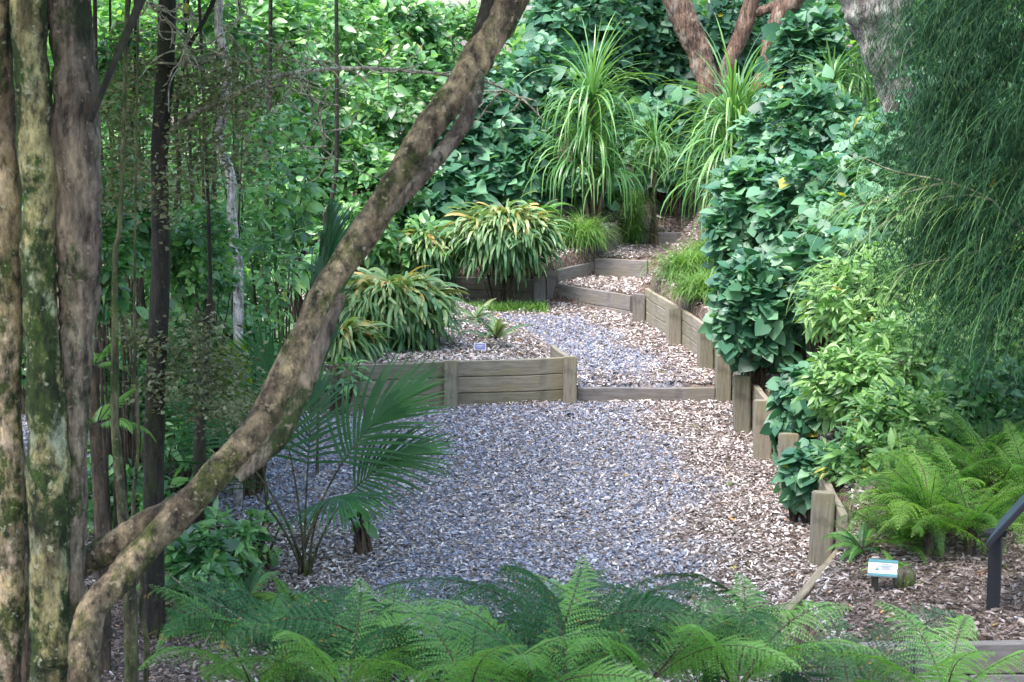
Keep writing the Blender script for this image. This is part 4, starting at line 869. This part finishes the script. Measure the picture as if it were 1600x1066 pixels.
for l, key, px, py, Y, sc, rz in [
    ("lacy fern at the bottom left beside the olive trunks", 'lace1', 395, 1095, 7.9, .74, .3), ("lacy fern with a dark frond arching left at the bottom left", 'lace2', 455, 1050, 8.2, .78, 1.2),
    ("bright lacy fern low at the bottom, left of the bottom centre", 'lace1', 540, 1105, 7.2, .78, 2.0), ("dark lacy fern just left of the bottom centre", 'lace2', 640, 1095, 7.5, .82, .8),
    ("bright lacy fern with light comb-like fronds near the bottom centre", 'lace1', 735, 1125, 6.6, .72, 2.7), ("tall lacy fern in the bottom centre", 'lace0', 790, 1100, 7.2, .80, .1),
    ("dark lacy fern behind the bottom centre ones with a frond arching up right", 'lace2', 915, 1060, 7.7, .95, 1.5), ("lacy fern right of the bottom centre at the very edge", 'lace0', 890, 1130, 6.7, .76, 2.2),
    ("bright lacy fern right of the bottom centre", 'lace1', 1010, 1090, 7.2, .82, .5), ("dark lacy fern in front of the chips right of centre", 'lace2', 1110, 1070, 7.7, .82, 1.1),
    ("bright lacy fern left of the near timber wall", 'lace1', 1150, 1100, 7.2, .80, 1.9), ("dark lacy fern in front of the low timber edging board", 'lace0', 1235, 1065, 7.8, .68, 2.9),
    ("small lacy fern at the left end of the near timber wall", 'lace0', 1330, 1120, 7.4, .62, .9), ("bright lacy fern in front of the near timber wall at the bottom right", 'lace1', 1480, 1120, 7.2, .70, 2.4)]:
    fern(l, key, px, py-16, Y, sc*1.07, rz, gf)
fern("bright lacy fern rising in front of the bottom centre ones", 'lace1', 840, 1090, 6.8, .8, 5.1, gf)
fern("bright lacy fern behind the small one standing on the chips", 'lace1', 600, 1040, 8.4, .7, 4.1, gf)
for l, key, px, py, sc, rz in [("low green fern filling the fringe left of the bottom centre", 'lace1', 510, 1040, .55, .2), ("low dark fern filling the fringe at the bottom centre", 'lace0', 700, 1020, .62, 1.3), ("low fern at the near edge of the chips right of the bottom centre", 'lace1', 970, 1015, .58, 2.2),
    ("low dark fern at the near edge of the chips, left of the timber edging board", 'lace0', 1120, 1010, .56, 3.2), ("low bright fern touching the near end of the timber edging board", 'lace1', 1190, 1030, .5, 4.2), ("low fern between the tall bottom centre ferns and the chips", 'lace2', 830, 1000, .5, 5.2)]:
    fern(l, key, px, py, None, sc, rz, gf)
fern("dark blue green fern in the shade left of the palm's foot", 'small0', 335, 925, None, 1.1, .9)
fern("dark fern in front of the short dark trunk", 'small0', 420, 975, None, .9, 3.9)
fern("small pale lacy fern standing alone on the chips at the lower left", 'lace1', 575, 990, None, .42, .4, gf)
gb = "bright ferns on the right bank"
for l, key, px, py, Y, sc, rz in [("bright yellow green fern filling the right bank above the teal label", 'bright0', 1450, 810, 11.6, 1.0, 0), ("bright fern behind the dark sign at the right edge", 'bright1', 1560, 770, 12.2, 1.1, 1),
    ("bright fern under the lance-leaved bush on the right bank", 'bright0', 1485, 770, 12.4, 1.05, 2), ("yellowing fern low beside the nearest wall post", 'bright1', 1410, 850, 11.7, .7, .6),
    ("bright fern hanging into the dark hollow beside the sign post", 'bright1', 1520, 830, 11.5, .9, 2.6), ("bright fern at the right edge above the dark sign", 'bright0', 1610, 790, 11.9, .95, 4),
    ("topmost bright fern on the right bank", 'bright0', 1540, 725, 12.8, .9, 5), ("bright fern nearest the wall, left of the other bright ferns", 'bright0', 1395, 790, 12.3, .75, 3.3)]:
    fern(l, key, px, py, Y, sc, rz, gb)
for l, key, px, py, sc, rz in [("low green fern spilling from the bright ferns towards the teal label", 'bright1', 1450, 900, .55, .5), ("low dark fern at the foot of the dark sign post", 'bright1', 1530, 915, .5, 2.1), ("low fern just behind the nearest wall post", 'bright0', 1365, 868, .45, 1.1), ("low fern at the right edge behind the dark sign post", 'bright0', 1590, 905, .5, 3.7)]:
    fern(l, key, px, py-30, None, sc, rz, gb)
for l, key, px, py, Y, sc, rz in [("blue green fern frond clump behind the small teal label", 'small0', 1345, 925, None, .7, 0), ("little bright fern growing in front of the teal label", 'small2', 1392, 962, None, .36, 1),
    ("small dark fern among chips beside the foot of the palm", 'small0', 385, 940, None, .9, 0), ("small green fern in front of the palm's foot", 'small2', 450, 945, None, .6, 1.3), ("small fern with fronds fanning below the leaning trunk", 'small0', 310, 985, None, .9, 2),
    ("bright fern frond clump reaching right from behind the ridged brown trunk", 'small2', 150, 668, 10.4, .85, .2), ("fern tuft above the lower limb near the mossy trunks", 'small2', 160, 760, None, .8, 1.5), ("fern tuft just above the leaning tree's lower limb", 'small2', 165, 830, None, .8, 2.4),
    ("small bright fern half hidden by the ridged brown trunk", 'small2', 145, 575, 11, .6, .4),
    ("small fern in the planter bed next to the purple label", 'small1', 775, 530, 19.3, .95, .7), ("yellow green fern behind the planter bed's small fern", 'small1', 745, 500, 21, .75, 2.7),
    ("fern sprig behind the tall strap-leaved tree's foot above the dry fern clump", 'small0', 842, 335, 24.6, 1.1, 3)]:
    fern(l, key, px, py, Y, sc, rz)
# tongue ferns: dense mounds of lobed dry tipped fronds
LT = frond_tmpl(7, .085, simple=True, wd=1.9, ang=60, peak=.45)
def lobed(acc, p, az, el, L, bend, wd, tone):
    ribbons(acc, p, az, el, L, bend, wd, tone, K=9, prof=([0, .06, .12, .2, .28, .36, .44, .52, .6, .7, .8, .9, 1], [.2, .9, .5, 1, .55, 1, .6, 1, .6, .85, .5, .5, .04]), twist=.7, sway=.5)
def mound(label, px, py, Y, rpx, rpy, n=520, base_py=None):
    c0 = at(px, py, Y); rx, rz = rpx*mpp(Y), rpy*mpp(Y); bz = hz1(c0[0], Y); t = thing("fern_clump", label, "fern", (c0[0], Y, bz), group="dry tipped fern clumps by the planter")
    cc = c0-np.array([c0[0], Y, bz]); u = norm(rng.normal(0, 1, (n, 3))); u[:, 2] = np.abs(u[:, 2])*np.where(U(0, 1, n) < .7, 1, -1); u[:, 1] = -np.abs(u[:, 1])*np.where(U(0, 1, n) < .8, 1, -1)
    p = cc+u*np.array([rx, rx*.7, rz])*U(.35, .9, n)[:, None]; az = np.arctan2(u[:, 1], u[:, 0])+rng.normal(0, .5, n)
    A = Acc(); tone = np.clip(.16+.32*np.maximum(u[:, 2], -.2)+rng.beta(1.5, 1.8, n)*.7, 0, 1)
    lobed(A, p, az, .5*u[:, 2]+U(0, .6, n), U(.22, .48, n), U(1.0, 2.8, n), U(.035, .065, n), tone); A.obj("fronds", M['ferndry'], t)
    B = Acc(); n2_ = 90
    for k in range(n2_//3): q = p[k]; tube(B, [(q[0]*.4, q[1]*.4, 0), q], [.006, .004], 3, 4, cap=False)
    B.obj("stalks", M['twig'], t)
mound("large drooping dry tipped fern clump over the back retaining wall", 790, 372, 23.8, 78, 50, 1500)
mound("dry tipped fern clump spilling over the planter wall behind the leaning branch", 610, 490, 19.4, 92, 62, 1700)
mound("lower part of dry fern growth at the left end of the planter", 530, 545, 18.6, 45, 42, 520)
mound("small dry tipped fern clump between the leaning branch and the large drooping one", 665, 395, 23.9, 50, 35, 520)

# ------------------------------------------------------------------ palms
def palm(label, px, Y, fr, mt='palm', rw=.012, name="young_palm"):
    x = (px-800)/F*Y; bz = hz1(x, Y); t = thing(name, label, "palm", (x, Y, bz))
    for (az, el, L, bend, sb, T, m2, rl) in fr:
        A = Acc(); B = Acc(); frond(A, B, T, (rng.normal(0, .02), rng.normal(0, .02), 0), az, el, L, bend, .45, side_b=sb, rw=rw, roll=rl)
        o = A.obj("frond", M[m2], t); B.obj("stalk", M['bark_olive'], o)
    return t
def late(pairs, lmax, s0, ang, wd=.95, peak=.5):   # leaflets only on the outer part of the frond
    V, Fq = frond_tmpl(pairs, lmax, simple=True, wd=wd, ang=ang, peak=peak); V = V.copy(); y0 = V[:, 1].copy(); V[:, 1] = s0+(y0)*(1-s0); return V, Fq
def palm_t(n, l, w, s0, a0=78, a1=8):
    V = []; Fq = []; k = 0
    for i in range(n):
        f = i/(n-1); s = s0+(1-s0)*f*.98
        for sd_ in (-1, 1):
            a = R(a0+(a1-a0)*f**.8+rng.normal(0, 2)); dx, dy = math.sin(a)*sd_, math.cos(a); ll = l*(.62+.38*math.sin(math.pi*min(1, f*.9+.1)))*rng.uniform(.92, 1.05)
            for j in range(6):
                g_ = j/5; ww = w*(.45+.55*math.sin(math.pi*min(1, g_*.8+.15)))*(1-g_**3*.97); x_, y_ = dx*ll*g_, s+dy*ll*g_; zz = -.22*ll*g_**2.2
                V += [(x_-dy*ww*sd_, y_+abs(dx)*ww, zz), (x_+dy*ww*sd_, y_-abs(dx)*ww, zz+w*.35)]
                if j < 5: Fq.append((k, k+1, k+3, k+2))
                k += 2
    V = np.array(V); return V, np.array(Fq)
PA = palm_t(18, .42, .0085, .60, 64, 4); PB = palm_t(16, .37, .0085, .58); PV = late(26, .55, .35, 12, .6, .3)
palm("young palm with dark pleated fronds at the lower left edge of the clearing", 465, 12.3, [
    (.10, 1.34, 1.40, .72, .0, PA, 'palm', 1.1), (-.1, 1.30, 1.15, 1.05, .1, PA, 'palm', .9), (3.0, 1.30, 1.4, .9, .0, PB, 'palm', -.8), (-2.6, 1.25, 1.3, 1.1, .1, PB, 'palm', .3), (-1.3, 1.2, 1.25, 1.3, .2, PB, 'palm', .2),
    (2.2, 1.45, 1.5, .5, .1, PB, 'palm', -.6), (1.5, 1.4, 1.3, .6, 0, PB, 'palm', .4)])
palm("dark upright palm frond rising behind the leaning branch", 488, 15.2, [(.6, 1.52, 2.25, .05, .05, PV, 'palm', .6), (1.4, 1.5, 2.0, .15, 0, PV, 'palm', 0)])
palm("yellow green upright palm frond left of the leaning branch", 412, 14.0, [(3.0, 1.50, 1.35, .1, 0, PV, 'palmyellow', .8), (2.6, 1.44, 1.25, .2, 0, PV, 'palmyellow', .5)])

# dead twig on the ferns, lower left
dt = thing("fallen_twig", "thin pale dead twig hanging over the small ferns at the lower left", "twig", at(350, 960, 9.2))
trunk(dt, "twig_stem", [(258, 893), (300, 925), (330, 938), (375, 965), (430, 1000)], 9.2, [3, 4, 4, 3, 2], M['twig_pale'], 20, 5, .1, 5)
trunk(dt, "side_twig", [(345, 948), (330, 985), (318, 1010)], 9.2, [3, 2.5, 1.5], M['twig_pale'], 8, 5, .1, 6)
# leaf litter curls and a mossy stone by the label
st = Acc(); q = G(1412, 945, .24)
sp = thing("mossy_stone", "small rounded mossy stone right of the teal plant label", "stone", (q[0], q[1], hz1(q[0], q[1])))
th = np.linspace(0, math.pi, 9); ph = np.linspace(0, 6.283, 13)[:-1]; V = np.array([(math.sin(a)*math.cos(b)*.07*(1+.1*math.sin(3*b)), math.sin(a)*math.sin(b)*.06, .055+.075*math.cos(a)*(1+.08*math.sin(2*b))) for a in th for b in ph]); i = np.arange(8)[:, None]*12; j = np.arange(12)[None]
st.add(V, np.stack([i+j, i+12+j, i+12+(j+1) % 12, i+(j+1) % 12], -1).reshape(-1, 4)); st.obj("stone_body", M['stonemoss'], sp)

# ------------------------------------------------------------------ signs
def box(acc, c, s, mi=0):
    c = np.array(c); s = np.array(s)/2; v = np.array([(x, y, z) for x in (-1, 1) for y in (-1, 1) for z in (-1, 1)])*s+c
    acc.add(v, np.array([(0, 1, 3, 2), (4, 6, 7, 5), (0, 4, 5, 1), (2, 3, 7, 6), (0, 2, 6, 4), (1, 5, 7, 3)]), .5, mi)
def sbox(name, c, s, m_, parent, loc=None, rot=None):
    A = Acc(); box(A, c, s); o = A.obj(name, m_, parent, smooth=False)
    bv = o.modifiers.new("bevel", 'BEVEL'); bv.width = min(s)*.12; bv.segments = 2
    if loc is not None: o.location = loc
    if rot is not None: o.rotation_euler = rot
    return o
# dark lectern sign at the right edge
q = G(1551, 966, .30); zq = hz1(q[0], q[1])
sg_ = thing("information_sign", "dark angled information panel on a black post at the right edge", "sign", (q[0], q[1], zq), -R(22))
sbox("post", (0, 0, .20), (.07, .07, .50), M['black'], sg_)
ang = -R(52)   # face tips towards the path on the left
pan = sbox("panel", (0, 0, 0), (.42, .62, .025), M['black'], sg_, (.115, .06, .575), (0, ang, 0))
sbox("face", (0, 0, .0155), (.40, .60, .004), M['panel'], pan)
sbox("bracket", (0, 0, .43), (.12, .09, .02), M['black'], sg_)
# teal plant label
q = G(1378, 938, .26); zq = hz1(q[0], q[1])
lb = thing("plant_label", "small tilted plant label with teal borders on a dark stake in the mulch", "plant label", (q[0], q[1], zq), R(-14))
sbox("stake", (-.045, .01, .05), (.04, .03, .14), M['darkwood'], lb)
pl = sbox("board", (0, 0, 0), (.17, .12, .008), M['white'], lb, (0, 0, .135), (R(38), 0, 0))
sbox("border_band", (0, .05, .005), (.168, .022, .003), M['teal'], pl); sbox("border_band", (0, -.05, .005), (.168, .018, .003), M['teal'], pl)
A = Acc()
for k, (x0, x1, y_) in enumerate(((-.01, .05, .026), (-.03, .058, .014), (-.005, .04, .003), (-.005, .05, -.008))): box(A, ((x0+x1)/2, y_, .0052), (x1-x0, .006, .002))
A.obj("lettering", M['inkgrey'], pl, smooth=False)
A = Acc(); A.add([(-.045, -.018, .0055), (-.02, -.018, .0055), (-.032, .006, .0055), (-.045, -.018, .0045), (-.02, -.018, .0045), (-.032, .006, .0045)], np.array([(0, 1, 2), (3, 5, 4)])); A.obj("emblem", M['teal'], pl, smooth=False)
# purple plant label
q = G(750, 552, .42); zq = hz1(q[0], q[1])
lb = thing("plant_label", "tiny white bordered purple plant label in the planter bed", "plant label", (q[0], q[1], zq), R(4))
sbox("stake", (0, .008, .03), (.012, .006, .12), M['darkwood'], lb)
pl = sbox("board", (0, 0, 0), (.12, .006, .075), M['white'], lb, (0, 0, .085), (R(-20), R(3), 0))
sbox("printed_face", (0, -.0045, 0), (.10, .003, .056), M['purple'], pl)
A = Acc(); box(A, (-.003, -.0068, .010), (.07, .001, .008)); box(A, (-.008, -.0068, -.006), (.05, .001, .005)); A.obj("lettering", M['white'], pl, smooth=False)
